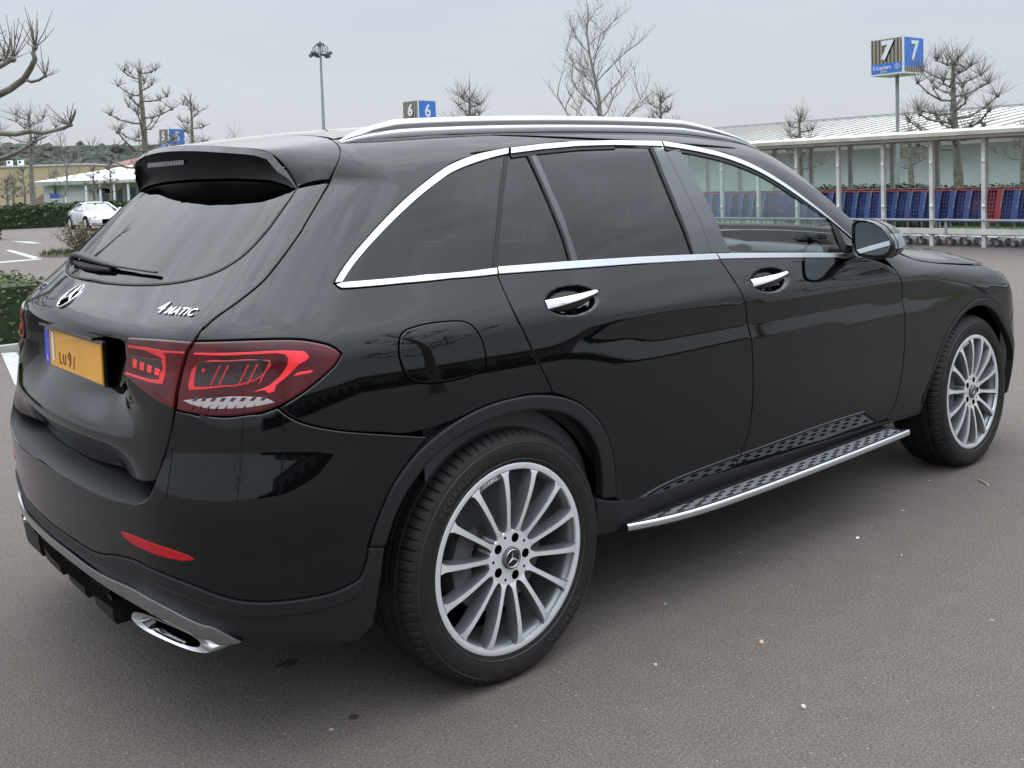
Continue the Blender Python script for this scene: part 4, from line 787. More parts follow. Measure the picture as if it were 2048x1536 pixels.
# ------------------------------------------------ wheels
WR, HZ, WY = .362, .352, -.8085
def make_wheel():
    t = empty('wheel', parent=None); n = 480
    # tyre: lathe with siped shoulders (built about y, outer side = -y)
    prof = [(.256, -.108), (.262, -.1155), (.270, -.117), (.285, -.1235), (.300, -.1262), (.318, -.1255), (.332, -.1215), (.344, -.1130), (.352, -.1040), (.357, -.095), (.3595, -.085), (.3600, -.074),
            (.3520, -.072), (.3520, -.066), (.3612, -.064), (.3622, -.036), (.3535, -.034), (.3535, -.026), (.3625, -.024), (.3628, .0)]
    prof = prof+[(r_, -y) for r_, y in prof[::-1][1:]]
    V = []; m = len(prof)
    for j in range(n):
        w_ = 2*math.pi*j/n; sp = (j % 6 == 0)
        for i, (r_, y) in enumerate(prof):
            q = r_
            if sp and (6 <= i <= 11 or m-12 <= i <= m-7): q -= (.006 if 8 <= i <= 11 or m-12 <= i <= m-9 else .002)
            z = q*math.sin(w_)
            if q*math.sin(w_) < -HZ: z = -HZ    # flattened where it carries the car
            V.append((q*math.cos(w_), y-(.004 if (z < -.30 and i in (4, 5, 6)) else 0), z))
    Fc = [(j*m+i, ((j+1) % n)*m+i, ((j+1) % n)*m+i+1, j*m+i+1) for j in range(n) for i in range(m-1)]
    ty = mesh_obj('tyre', V, Fc, M['tyre'], t, smooth=28)
    # raised lettering and rings on the sidewall
    lt = MB()
    for rr_ in (.2805, .3285): lt.lathe([(rr_-.0012, -.1225 if rr_ < .3 else -.1240), (rr_, -.1240 if rr_ < .3 else -.1248), (rr_+.0012, -.1232 if rr_ < .3 else -.1232)], 128)
    for txt, a0 in (('SCORPION', 2.25), ('SCORPION', -.9)):
        V2, F2 = text_geo(txt, 1, .02, 0, .5, 1.35); W3 = []
        for a, b_, c_ in V2:
            rad = .3045+b_*.026; th = a0-a*.026/.305; yb = np.interp(rad, [.285, .300, .318, .332], [-.1235, -.1262, -.1255, -.1215]); W3.append((rad*math.cos(th), yb+.0002-(c_+.5)*.0012, rad*math.sin(th)))
        lt.add(W3, F2)
    lt.build('sidewall_lettering', mat('tyre_lettering', (.028, .026, .024), .5) if 'tl' not in M else M['tl'], ty)
    # rim barrel
    b = MB().lathe([(.2675, -.1165), (.2690, -.1145), (.2680, -.110), (.255, -.106), (.247, -.100), (.240, -.080), (.236, .02), (.240, .09), (.262, .105)], 96)
    rm = b.build('rim', M['rimgrey'], t, smooth=40)
    MB().lathe([(.2500, -.1095), (.2518, -.1168), (.2560, -.1176), (.2655, -.1182), (.2685, -.1168)], 128).build('rim_lip', M['rimface'], rm, smooth=40)
    MB().lathe([(.236, .02), (.06, .03), (.02, .03)], 48).build('rim_back', M['dark'], rm, smooth=60)
    # fourteen spokes: bright front face on a deep grey body
    face = MB(); body = MB(); NS = 14
    for k in range(NS):
        th = math.pi/2+.07+2*math.pi*k/NS; er = np.array([math.cos(th), 0, math.sin(th)]); et = np.array([-math.sin(th), 0, math.cos(th)])
        rs = np.array([.0735, .078, .086, .10, .13, .16, .19, .22, .24, .2505]); hw = np.array([.0150, .0110, .0078, .0062, .0062, .0066, .0072, .0080, .0098, .0160])
        yf = -np.array([.1088, .1105, .1128, .1155, .1195, .1225, .1240, .1230, .1205, .1178])
        fr, br = [], []
        for r_, w_, y in zip(rs, hw, yf):
            c = er*r_+np.array([0, y, 0]); fr.append([c+et*w_, c-et*w_])
            dp = np.interp(r_, [.05, .12, .25], [.060, .050, .038]); wb_ = w_*np.interp(r_, [.05, .1, .25], [1.0, 1.15, 1.35])
            br.append([c+et*w_+np.array([0, .0006, 0]), c+et*(w_+.0012)+np.array([0, .003, 0]), c+et*wb_+np.array([0, dp, 0]), c-et*wb_+np.array([0, dp, 0]), c-et*(w_+.0012)+np.array([0, .003, 0]), c-et*w_+np.array([0, .0006, 0])])
        face.loft([[a, b_] for a, b_ in fr]); body.loft(br)
    body.build('spokes', M['rimgrey'], rm, smooth=30); face.build('spoke_faces', M['rimface'], rm)
    # hub disc with five bolt holes
    # hub face with real openings for the bolts
    def circ_(r_, n_, cx_=0, cz_=0): return [(cx_+r_*math.cos(t_), cz_+r_*math.sin(t_)) for t_ in np.linspace(0, 2*math.pi, n_+1)[:-1]]
    holes = [(0, 0, .0315, 40)]+[(.0560*math.cos(a), .0560*math.sin(a), 0.0132, 20) for a in [math.pi/2-.35+2*math.pi*k/5 for k in range(5)]]+[(.0630*math.cos(a), .0630*math.sin(a), .0042, 12) for a in [math.pi/2-.35+math.pi/5+2*math.pi*k/5 for k in range(5)]]
    pts = circ_(.0755, 64); ed = [(i, (i+1) % 64) for i in range(64)]
    for hx_, hz_, r_, n_ in holes: b0 = len(pts); pts += circ_(r_, n_, hx_, hz_); ed += [(b0+i, b0+(i+1) % n_) for i in range(n_)]
    ov, oe, of, _a, _b, _c = geometry.delaunay_2d_cdt([Vector(p_) for p_ in pts], ed, [], 0, 1e-7)
    yh = lambda q_: -.1092+.9*max(0, math.hypot(q_.x, q_.y)-.060)**2*60*.02-.0006
    keep = []
    for f_ in of:
        cx_, cz_ = sum(ov[i].x for i in f_)/3, sum(ov[i].y for i in f_)/3
        if all(math.hypot(cx_-h_[0], cz_-h_[1]) > h_[2] for h_ in holes): keep.append(tuple(f_))
    hb = MB(); hb.add([(q_.x, -.1094, q_.y) for q_ in ov], keep); hb.lathe([(.0755, -.1094), (.0775, -.1075), (.078, -.05)], 64); hub = hb.build('hub_disc', M['rimface'], rm, smooth=30)
    for hx_, hz_, r_, n_ in holes[1:]:
        h = MB(); h.lathe([(.0001, -.080), (r_-.0003, -.080), (r_, -.1092), (r_+.0004, -.1096)], n_, c=(hx_, 0, hz_)); bh = h.build('bolt_hole', M['dark'], hub, smooth=50)
        if r_ > .01: MB().lathe([(.0001, -.0930), (.0068, -.0925), (.0078, -.082)], 6, c=(hx_, 0, hz_)).build('wheel_bolt', M['caliper'], hub)
    cp = MB().lathe([(.0001, -.1195), (.024, -.1192), (.0262, -.1185)], 48); cap = cp.build('hub_cap', M['gloss'], rm, smooth=50)
    MB().lathe([(.0262, -.1180), (.0275, -.1198), (.0300, -.1190)]+[(.0312, -.1170), (.0318, -.1120), (.0318, -.104)], 48).build('cap_ring', M['caliper'], cap, smooth=50)
    MB().lathe([(.0236, -.1194), (.0246, -.1202), (.0256, -.1194)], 48).build('cap_ring', M['bright'], cap)
    st = MB()
    for k in range(3):
        t_ = math.pi/2+k*2*math.pi/3; T_ = lambda rad, an, h: (rad*math.cos(an), h, rad*math.sin(an))
        st.add([T_(.0225, t_, -.1203), T_(.0042, t_+math.pi/3, -.1202), T_(0, 0, -.1225), T_(.0042, t_-math.pi/3, -.1202)], [(0, 1, 2), (0, 2, 3)])
    st.build('cap_star', M['bright'], cap)
    # valve, brake disc and caliper
    MB().tube([(.02, -.095, -.238), (.018, -.100, -.222)], .0045, 8).build('valve', M['rubberstrip'], rm)
    V2, F2 = text_geo('///AMG', 1, .01, .0, .5, 1.1)
    W3 = []
    for a, b_, c_ in V2:
        rad = .2425+b_*.016; th = math.pi/2+.29-a*.016/.2425; W3.append((rad*math.cos(th), -.1145-(c_+.5)*.001, rad*math.sin(th)))
    th0 = [math.pi/2+.07+2*math.pi*k/14 for k in (0, 1)]
    wb = MB(); rows = [[(r_*math.cos(t_), y, r_*math.sin(t_)) for r_, y in ((.2345, -.112), (.2345, -.1142), (.2500, -.1142))] for t_ in np.linspace(th0[0]+.03, th0[1]-.03, 10)]
    wb.loft(rows); web = wb.build('rim_web', M['rimgrey'], rm); mesh_obj('rim_lettering', W3, F2, M['rimface'], web)
    bd = empty('brake', parent=t)
    bpy.data.objects.remove(bd)
    d = MB().lathe([(.085, -.058), (.088, -.046), (.168, -.046), (.168, -.018), (.10, -.018)], 64).build('brake_disc', M['iron'], t, smooth=40)
    cl = MB(); cl.loft([[(r_*math.cos(t_), y, r_*math.sin(t_)) for r_, y in ((.115, -.052), (.120, -.080), (.150, -.086), (.182, -.080), (.186, -.050), (.186, .02), (.115, .02))] for t_ in np.linspace(math.pi-.55, math.pi+.45, 10)], closed=True, cap=True)
    cl.build('brake_caliper', M['caliper'], t, smooth=40)
    return t
M['tl'] = mat('tyre_lettering', (.030, .028, .026), .5)
w0 = make_wheel()
def put_wheel(w, x, s, rot):
    w.parent = car; w.location = (x, WY if s < 0 else -WY, HZ); w.rotation_euler = (0, 0, 0 if s < 0 else math.pi)
put_wheel(w0, 0, -1, 0)
for x, s, rot in ((2.873, -1, 1.1), (0, 1, .4), (2.873, 1, .9)):
    c = copy_tree(w0, car); put_wheel(c, x, s, rot)
# ------------------------------------------------ front end
def front(s):
    panel('headlamp', [(3.22, .028), (3.30, -.018), (3.318, -.098), (3.50, -.118), (3.86, -.10), (3.86, -.03), (3.6, .0), (3.42, .022)], M['clearlens'], car, mirror=s, off=0, depth=.03)
both(front)
fb_ = [(3.318, -.10), (3.50, -.12), (3.86, -.10), (3.90, -.02), (UF, -.015)]; fb2 = [(UF, -.50), (3.6, -.50), (3.335, -.50), (3.325, -.33), fao[-1]]
msym = lambda L_: [(2*UF-u, w) for u, w in L_]
panel('front_bumper', fb_+msym(fb_[:-1])[::-1]+msym(fb2[1:])[::-1]+fb2, M['paint'], car, grid=.05)
panel('grille', [(3.92, -.04), (UF, -.035)]+msym([(3.92, -.04)])+msym([(3.85, -.22), (4.0, -.30)])+[(UF, -.30), (4.0, -.30), (3.85, -.22)], M['gloss'], car, off=.006, depth=.01)
# ------------------------------------------------ cabin and underside
MB().box((1.42, 0, .36), (2.0, 1.5, .12)).build('floor_pan', M['dark'], car)
MB().box((-.35, 0, .48), (.72, 1.10, .24)).build('floor_pan', M['dark'], car)
MB().box((3.05, 0, .46), (.9, 1.10, .24)).build('floor_pan', M['dark'], car)
for sgn in (1, -1):
    inner = MB(); inner.loft([[(x, sgn*(float(W(np.array([x]), np.array([z]))[0])-.075), z) for x in np.linspace(-.25, 2.1, 24)] for z in (.36, .6, .85, 1.0, 1.03)])
    inner.build('door_card', M['trimgrey'], car, smooth=60)
gx = np.linspace(-.35, 1.55, 20); gy = np.linspace(-.56, .56, 15); hp = solve(top_ray, np.stack(np.meshgrid(gx, gy, indexing='ij'), -1).reshape(-1, 2), F)
MB().loft([[tuple(hp[i*15+j]+np.array([0, 0, -.045])) for j in range(15)] for i in range(20)]).build('headliner', M['headliner'], car, smooth=60)
def seat(x, y, w=.52, nm='front_seat'):
    o = MB(); o.loft([[(x+a, y-w/2+.02, z), (x+a+.02, y-w/2, z+.0), (x+a+.02, y+w/2, z), (x+a, y+w/2-.02, z)] for a, z in ((.45, .48), (.42, .60), (.10, .58))])
    rows = []
    for z, dx, k, th in ((.55, .06, 1, .12), (.70, .03, 1, .13), (.95, -.06, .96, .11), (1.10, -.12, .80, .09), (1.17, -.15, .55, .06)):
        rows.append([(x+dx+th/2, y-w/2*k, z), (x+dx+th/2, y+w/2*k, z), (x+dx-th/2, y+w/2*k*.92, z), (x+dx-th/2, y-w/2*k*.92, z)])
    o.loft(rows, closed=True, cap=True); s_ = o.build(nm, M['seat'], car, smooth=70)
    h = MB(); h.box((x-.18, y, 1.255), (.09, .25, .14)); h.build('headrest', M['seat'], s_, smooth=80)
seat(1.05, -.37); seat(1.05, .37); seat(.12, -.40, .5, 'rear_seat'); seat(.12, .40, .5, 'rear_seat')
d = MB(); d.loft([[(1.72, y, .78), (1.68, y, .93), (1.74, y, 1.02), (1.95, y, 1.045), (2.25, y, 1.03), (2.3, y, .8)] for y in np.linspace(-.78, .78, 12)], cap=False); dash = d.build('dashboard', M['trimgrey'], car, smooth=60)
sw = MB(); sw.lathe([(.178, -.012), (.19, 0), (.178, .012), (.166, 0), (.178, -.012)], 40, axis='x'); o = sw.build('steering_wheel', M['seat'], car, smooth=60); o.location = (1.55, .37, .98); o.rotation_euler = (0, R(-22), 0)
# ================================================ the car park
rng = random.Random(7)
def structure(o): o['kind'] = 'structure'; return o
# ground: asphalt with chippings, patches and a few dark drips
ga = bpy.data.materials.new('asphalt'); ga.use_nodes = True; nt = ga.node_tree; b = nt.nodes['Principled BSDF']; L = nt.links.new
def NN(t, **k):
    n = nt.nodes.new(t)
    for a, q in k.items(): setattr(n, a, q)
    return n
tc = NN('ShaderNodeTexCoord')
def noise(s, d=4, r=.5):
    n = NN('ShaderNodeTexNoise'); n.inputs['Scale'].default_value = s; n.inputs['Detail'].default_value = d; n.inputs['Roughness'].default_value = r; L(tc.outputs['Object'], n.inputs[0]); return n
def ramp(src, stops):
    r = NN('ShaderNodeValToRGB'); e = r.color_ramp.elements
    while len(e) < len(stops): e.new(.5)
    for i, (p, c) in enumerate(stops): e[i].position = p; e[i].color = (*c, 1) if len(c) == 3 else c
    L(src, r.inputs[0]); return r
def mixc(a, b_, f, mode='MIX'):
    m = NN('ShaderNodeMix', data_type='RGBA', blend_type=mode)
    for s_, v in ((0, f), (6, a), (7, b_)):
        if hasattr(v, 'links') or hasattr(v, 'is_linked'): L(v, m.inputs[s_])
        else: m.inputs[s_].default_value = v if s_ == 0 else (*v, 1)
    return m.outputs[2]
big = noise(.35, 5); med = noise(9, 6, .6); fine = noise(150, 4, .75)
base = ramp(big.outputs['Fac'], [(.3, (.119, .101, .088)), (.7, (.131, .112, .098))]).outputs[0]
grain = ramp(fine.outputs['Fac'], [(.30, (.40, .40, .40)), (.48, (.97, .97, .97)), (.70, (1.85, 1.82, 1.78))]).outputs[0]
c1 = mixc(base, grain, 1.0, 'MULTIPLY'); mm = ramp(med.outputs['Fac'], [(.3, (.93, .93, .93)), (.7, (1.06, 1.06, 1.06))]).outputs[0]; c2 = mixc(c1, mm, 1.0, 'MULTIPLY')
vo = NN('ShaderNodeTexVoronoi'); vo.inputs['Scale'].default_value = 95; L(tc.outputs['Object'], vo.inputs['Vector'])
vr = ramp(vo.outputs['Distance'], [(.0, (1, 1, 1)), (.17, (1, 1, 1)), (.24, (0, 0, 0))]); sel = ramp(vo.outputs['Color'], [(.86, (0, 0, 0)), (.90, (1, 1, 1))])
fl = mixc((0, 0, 0), vr.outputs[0], sel.outputs[0]); c3 = mixc(c2, (.40, .385, .36), fl)
v2 = NN('ShaderNodeTexVoronoi'); v2.inputs['Scale'].default_value = 9; L(tc.outputs['Object'], v2.inputs['Vector'])
s2 = ramp(v2.outputs['Distance'], [(0, (1, 1, 1)), (.045, (1, 1, 1)), (.07, (0, 0, 0))]); q2 = ramp(v2.outputs['Color'], [(.80, (0, 0, 0)), (.84, (1, 1, 1))])
c4 = mixc(c3, (.46, .45, .43), mixc((0, 0, 0), s2.outputs[0], q2.outputs[0]))
cur = c4
for (px, py, rad, amt) in ((-.42, -.38, .030, .85), (-.45, -.37, .018, .8), (-.44, -.77, .018, .85), (3.2, -1.9, .02, .5)):
    vs = NN('ShaderNodeVectorMath', operation='DISTANCE'); L(tc.outputs['Object'], vs.inputs[0]); vs.inputs[1].default_value = (px, py, 0)
    ad = NN('ShaderNodeMath', operation='MULTIPLY_ADD'); L(noise(28, 4).outputs['Fac'], ad.inputs[0]); ad.inputs[1].default_value = rad*1.3; L(vs.outputs['Value'], ad.inputs[2])
    rr_ = NN('ShaderNodeMapRange'); rr_.inputs['From Min'].default_value = rad*1.25; rr_.inputs['From Max'].default_value = rad*1.5; rr_.inputs['To Min'].default_value = amt; rr_.inputs['To Max'].default_value = 0; L(ad.outputs[0], rr_.inputs['Value'])
    cur = mixc(cur, (.022, .020, .019), rr_.outputs[0])
L(cur, b.inputs['Base Color']); b.inputs['Roughness'].default_value = .88; b.inputs['Specular IOR Level'].default_value = .3
hs = NN('ShaderNodeMath', operation='ADD'); L(fine.outputs['Fac'], hs.inputs[0]); L(noise(60, 3).outputs['Fac'], hs.inputs[1])
bp = NN('ShaderNodeBump'); bp.inputs['Strength'].default_value = .8; bp.inputs['Distance'].default_value = .009; L(hs.outputs[0], bp.inputs['Height']); L(bp.outputs[0], b.inputs['Normal'])
gr = MB(); gr.add([(-1500, -1500, 0), (1500, -1500, 0), (1500, 1500, 0), (-1500, 1500, 0)], [(0, 1, 2, 3)]); structure(gr.build('ground', ga))
mk = noisy(mat('road_paint', (.36, .355, .34), .8), 14, .25, .2, 200)
def line(name, pts, z=.004):
    structure(MB().add([(x, y, z) for x, y in pts], [tuple(range(len(pts)))]).build(name, mk))
g2 = lambda u, v: atx(u, v, 2, 0)[:2]
line('bay_marking', [g2(10, 501), g2(22, 500), g2(78, 515), g2(66, 518)])
line('bay_marking', [g2(-30, 529), g2(-30, 526), g2(80, 517), g2(84, 519)])
line('bay_marking', [g2(20, 483), g2(60, 483), g2(84, 487), g2(60, 487)])
line('bay_marking', [g2(-60, 700), g2(-60, 680+30), g2(46, 768), g2(46, 752+18)][::-1] if False else [(.15, 5.0), (.29, 5.0), (.585, 6.72), (.47, 6.78)][::-1])
soil = noisy(mat('soil', (.05, .043, .035), .95), 12, .5, .6, 60)
veg = lambda n, c, a=.45, s=9: noisy(mat(n, c, .7, spec=.25), s, a, .3, 60)
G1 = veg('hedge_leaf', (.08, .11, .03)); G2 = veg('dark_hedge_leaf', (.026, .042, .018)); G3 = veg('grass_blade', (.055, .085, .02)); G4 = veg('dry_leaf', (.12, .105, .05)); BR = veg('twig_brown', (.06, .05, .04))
BARK = noisy(mat('plane_bark', (.15, .14, .11), .85), 7, .38, .4, 30); BARK2 = noisy(mat('twig_bark', (.12, .10, .08), .8), 12, .3)
BARKF = noisy(mat('far_bark', (.20, .19, .175), .85), 7, .3)
def leaves(mb, n, fn, s, rng, flat=.3):
    for _ in range(n):
        c = fn(); a = rng.uniform(0, 6.28); t = rng.uniform(-1.2, 1.2); k = s*rng.uniform(.6, 1.4)
        u = np.array([math.cos(a), math.sin(a), flat*t])*k; v = np.array([-math.sin(a)*.5, math.cos(a)*.5, math.sin(t)])*k*.6
        mb.add([c-u*.5, c-v*.5+u*.05, c+u*.5, c+v*.5+u*.05], [(0, 1, 2, 3)])
def hedge(name, x0, x1, y0, y1, h, n, s, mats_, label, parent_kind='hedge', group=None, stems=40, core=True, seed=1, rz=0, top=1.0, coremat=None):
    r = random.Random(seed); t = empty(name, ((x0+x1)/2, (y0+y1)/2, 0), rz); tag(t, label, parent_kind, group)
    hx, hy = (x1-x0)/2, (y1-y0)/2
    def pt_():
        f = r.random()
        if f < .42: p = [r.uniform(-hx, hx), r.uniform(-hy, hy), h*r.uniform(.9, 1.06)]
        elif f < .75: p = [r.uniform(-hx, hx), r.choice((-1, 1))*hy*r.uniform(.9, 1.08), r.uniform(.04, h)]
        else: p = [r.choice((-1, 1))*hx*r.uniform(.97, 1.03) if hx > .5 else r.choice((-1, 1))*hx*r.uniform(.85, 1.1), r.uniform(-hy, hy), r.uniform(.04, h)]
        p[2] += .05*h*math.sin(p[0]*5+seed)+.04*h*math.sin(p[0]*13+p[1]*9); return np.array(p)
    for i, m_ in enumerate(mats_):
        mb = MB(); leaves(mb, n//len(mats_), pt_, s, r); mb.build('foliage', m_, t, smooth=None)
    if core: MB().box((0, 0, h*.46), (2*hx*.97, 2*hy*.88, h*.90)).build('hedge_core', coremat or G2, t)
    mb = MB()
    for _ in range(stems): x, y = r.uniform(-hx, hx), r.uniform(-hy, hy); mb.tube([(x, y, 0), (x+r.uniform(-.05, .05), y+r.uniform(-.05, .05), h*.9)], [.008, .003], 4)
    mb.build('stems', BARK2, t); return t
# ------------------------------------------------ bare trees
def limb(mb, P, r0, r1, n=6):
    k = len(P); mb.tube(P, [r0+(r1-r0)*i/(k-1) for i in range(k)], n)
def brush(mb, c, n, ln, r, rng, up=.6, rad=.004):
    for _ in range(n):
        a = rng.uniform(0, 6.28); e = rng.uniform(-.2, 1.3)
        d = np.array([math.cos(a)*math.cos(e), math.sin(a)*math.cos(e), math.sin(e)*up+.25]); l = ln*rng.uniform(.45, 1.15)
        k = c+d*l*.5+np.array([rng.uniform(-.04, .04)*ln, rng.uniform(-.04, .04)*ln, .06*ln]); e_ = c+d*l+np.array([0, 0, .2*ln])
        mb.tube([c, k, e_], [rad*1.6, rad*1.1, rad*.5], 3, cap=False)
        if rng.random() < .5: mb.tube([k, k+np.array([rng.uniform(-.2, .2), rng.uniform(-.2, .2), .25])*ln], [rad*.9, rad*.4], 3, cap=False)
def pollard(name, base, h, r0, spread, label, seed, crown=.38, limbs=14, twig=.45, tw=9, lean=(0, 0), group='bare pollarded trees around the car park', bark=None, rad=.005, prof=None, knobs=True):
    r = random.Random(seed); t = empty(name, tuple(base)); tag(t, label, 'tree', group); tr = MB(); bm_ = bark or BARK
    pts = []
    for i in range(9):
        f = i/8; pts.append(np.array([lean[0]*f+.03*h*.3*math.sin(f*7+seed), lean[1]*f+.03*h*.3*math.cos(f*6+seed), h*.97*f]))
    tr.tube(pts, [r0*(1.25 if i == 0 else 1-.72*i/8) for i in range(9)], 9)
    cr_ = MB(); tg = MB()
    def tp(f): f = f*8; i = min(7, int(f)); return pts[i]*(1-(f-i))+pts[i+1]*(f-i)
    for k in range(limbs):
        f = crown+(1-crown)*(k+.5)/limbs; a = seed+k*2.4+r.uniform(-.3, .3); p = tp(f); q = (f-crown)/(1-crown)
        ln = spread*(prof(q) if prof else (1-.75*q)*(.75+.5*r.random()))
        d = np.array([math.cos(a), math.sin(a), 0]); rise = r.uniform(.15, .55)*ln
        P = [p, p+d*ln*.35+np.array([0, 0, rise*.05]), p+d*ln*.7+np.array([0, 0, rise*.45])+np.array([r.uniform(-.06, .06), r.uniform(-.06, .06), 0])*ln, p+d*ln+np.array([0, 0, rise])]
        rl = r0*.29*(1-.45*q); cr_.tube(P, [rl, rl*.8, rl*.62, rl*.5], 6)
        for j, c in enumerate(P[1:]):
            if knobs: cr_.blob(c, rl*(1.5 if j == 2 else 1.05), 2, jit=.25, rng=r)
            brush(tg, c, int(tw*1.5) if j == 2 else tw//2, twig*(1 if j == 2 else .6), rl, r, rad=rad*.75)
        if r.random() < .6:
            sd = np.array([-d[1], d[0], .3])*r.choice((-1, 1)); c = P[2]+sd*ln*.28; cr_.tube([P[1], c], [rl*.5, rl*.4], 5); cr_.blob(c, rl*.9, 2, jit=.2, rng=r); brush(tg, c, tw//2+1, twig*.8, rl, r, rad=rad)
    top = pts[-1]; cr_.blob(top, r0*.5, 2, jit=.25, rng=r); brush(tg, top, tw+3, twig, r0, r, up=1, rad=rad)
    tr.build('trunk', bm_, t, smooth=60); c_ = cr_.build('limbs', bm_, t, smooth=60); tg.build('twigs', BARK2, t); return t
def fine_tree(name, base, h, r0, spread, label, seed, rad=.01, depth=4, group=None, bark=None):
    r = random.Random(seed); t = empty(name, tuple(base)); tag(t, label, 'tree', group); tr = MB(); cr_ = MB(); pts = [np.array([.02*h*math.sin(i*.9+seed), .02*h*math.cos(i*.7), h*i/10]) for i in range(11)]
    tr.tube(pts, [r0*(1-.85*i/10) for i in range(11)], 8)
    def grow(p, d, ln, rr_, lv):
        P = [p]; q = p; dd = d
        for i in range(4):
            dd = dd+np.array([r.uniform(-.22, .22), r.uniform(-.22, .22), r.uniform(-.05, .22)]); dd = dd/np.linalg.norm(dd); q = q+dd*ln/4; P.append(q)
        cr_.tube(P, [rr_*(1-.17*i) for i in range(5)], 5 if lv < 2 else 3, cap=False)
        if lv < depth:
            for i in (1, 2, 3, 4):
                for _ in range(2 if lv else 1):
                    if r.random() < .85:
                        a = r.uniform(0, 6.28); nd = dd*.9+np.array([math.cos(a), math.sin(a), r.uniform(-.2, .5)])*.75; grow(P[i], nd/np.linalg.norm(nd), ln*r.uniform(.35, .6), rr_*.52, lv+1)
        else: cr_.blob(q, rad*1.4, 1)
    for k in range(18):
        f = .34+.64*k/18; a = seed+k*2.4; p = pts[int(f*10)]*(1-(f*10) % 1)+pts[min(10, int(f*10)+1)]*((f*10) % 1)
        grow(p, np.array([math.cos(a)*.9, math.sin(a)*.9, .45+.5*f]), spread*(1.12-.75*(f-.38)/.62)*r.uniform(.75, 1.1), r0*.34*(1.15-f*.8), 1)
    grow(pts[-1], np.array([.2, .1, 1.]), spread*.35, r0*.14, 2)
    tr.build('trunk', bark or BARKF, t, smooth=60); cr_.build('branches', BARKF, t); return t
def foot(u, v, d): p = at(u, v, d); return (p[0], p[1], 0)
# left, near: only its limbs reach into the picture
T1 = empty('plane_tree', foot(-330, 400, 13)); tag(T1, 'pollarded plane tree outside the left edge whose thick limbs reach into the sky', 'tree', 'bare pollarded trees around the car park')
tb = np.array(T1.location); m1 = MB(); m2 = MB(); r1_ = random.Random(5)
m1.tube([(0, 0, 0), (0, 0, 1.6), (.05, 0, 3.6)], [.20, .17, .12], 10)
def L1(px, d, r0, r1, br=12, tw=.34):
    r0, r1 = r0*.72, r1*.8; P = [at(u, v, d+dd)-tb for u, v, dd in px]; m1.tube(P, [r0+(r1-r0)*i/(len(P)-1) for i in range(len(P))], 7); m1.blob(P[-1], r1*1.6, 2, jit=.3, rng=r1_); brush(m2, P[-1], br, tw, r1, r1_, up=1, rad=.006)
m1tr = m1; trunk_ = m1.build('trunk', BARK, T1, smooth=60); m1 = MB()
L1([(-330, 250, 0), (-160, 235, 0), (-40, 208, .2), (20, 178, .3), (48, 158, .2), (62, 135, .1), (70, 118, 0), (66, 106, 0), (70, 95, 0)], 13, .085, .03, 14, .36)
L1([(48, 158, .2), (62, 164, .1), (78, 160, 0), (90, 152, 0)], 13, .03, .02, 8, .3)
L1([(-200, 225, .5), (-90, 180, .4), (-20, 142, .3), (5, 130, 0), (25, 118, 0)], 13, .06, .035, 14, .42)
L1([(-20, 142, .3), (2, 118, .3), (10, 120, .2)], 13, .03, .03, 10, .3)
L1([(-330, 290, 0), (-120, 275, -.3), (0, 266, -.4), (30, 268, -.3), (62, 262, -.3), (85, 266, -.2), (110, 260, -.1), (128, 256, 0), (140, 250, 0)], 11.5, .055, .024, 12, .26)
L1([(-330, 345, 0), (-60, 330, 0), (0, 318, 0), (30, 307, 0), (58, 290, 0), (70, 282, 0)], 11.5, .05, .022, 5, .2)
m1.tube([at(-100, 60, 13)-tb, at(-20, 70, 13)-tb, at(4, 66, 13)-tb, at(12, 60, 13)-tb], [.012, .008, .006, .003], 4); m1.tube([at(-100, 60, 13)-tb, at(-20, 76, 13)-tb, at(11, 82, 13)-tb], [.012, .008, .003], 4)
for k in range(9):   # the crown goes on outside the picture
    a = YAW+math.pi/2+r1_.uniform(-1.1, 1.1); d_ = np.array([math.cos(a), math.sin(a), 0]); z_ = 2.0+.2*k; ln_ = r1_.uniform(1.1, 1.9)
    P = [np.array([.03, 0, z_]), np.array([.03, 0, z_+.05])+d_*ln_*.4, np.array([0, 0, z_+.25])+d_*ln_*.75, np.array([0, 0, z_+.65])+d_*ln_]; m1.tube(P, [.055, .045, .035, .028], 7); m1.blob(P[-1], .045, 2, jit=.3, rng=r1_); brush(m2, P[-1], 12, .36, .03, r1_, up=1, rad=.006)
m1.tube([(.05, 0, 3.55), (.0, .03, 4.1), (.05, 0, 4.6)], [.11, .08, .05], 8); brush(m2, np.array([.05, 0, 4.6]), 16, .4, .05, r1_, up=1, rad=.006)
m1.build('limbs', BARK, T1, smooth=60); m2.build('twigs', BARK2, T1)
def ph(v_top, d, u, base_v=None): return float(at(u, v_top, d)[2])
pollard('plane_tree', foot(66, 380, 50), ph(228, 50, 66), .17, 1.9, 'bare pollarded tree with a pale trunk rising behind the long hedge', 2.2, crown=.62, limbs=9, twig=.75, tw=9, rad=.011)
pollard('plane_tree', foot(285, 300, 32), ph(132, 32, 290), .165, 1.75, 'tall cone shaped pollarded tree just left of the black car roof', 4.1, crown=.33, limbs=20, twig=.40, tw=9, rad=.008, lean=(.05, -.05), prof=lambda q: .98-.72*q)
pollard('plane_tree', foot(385, 300, 44), ph(200, 44, 385), .14, 1.0, 'slim pollarded tree beside the blue sign numbered 5', 8.3, crown=.45, limbs=12, twig=.5, tw=7, rad=.010, prof=lambda q: .9-.55*q)
fine_tree('young_tree', foot(131, 380, 62), ph(262, 62, 130), .10, 1.5, 'thin unpruned tree between the tan building and white roof', 3.3, rad=.012, depth=2, group='bare trees standing far off')
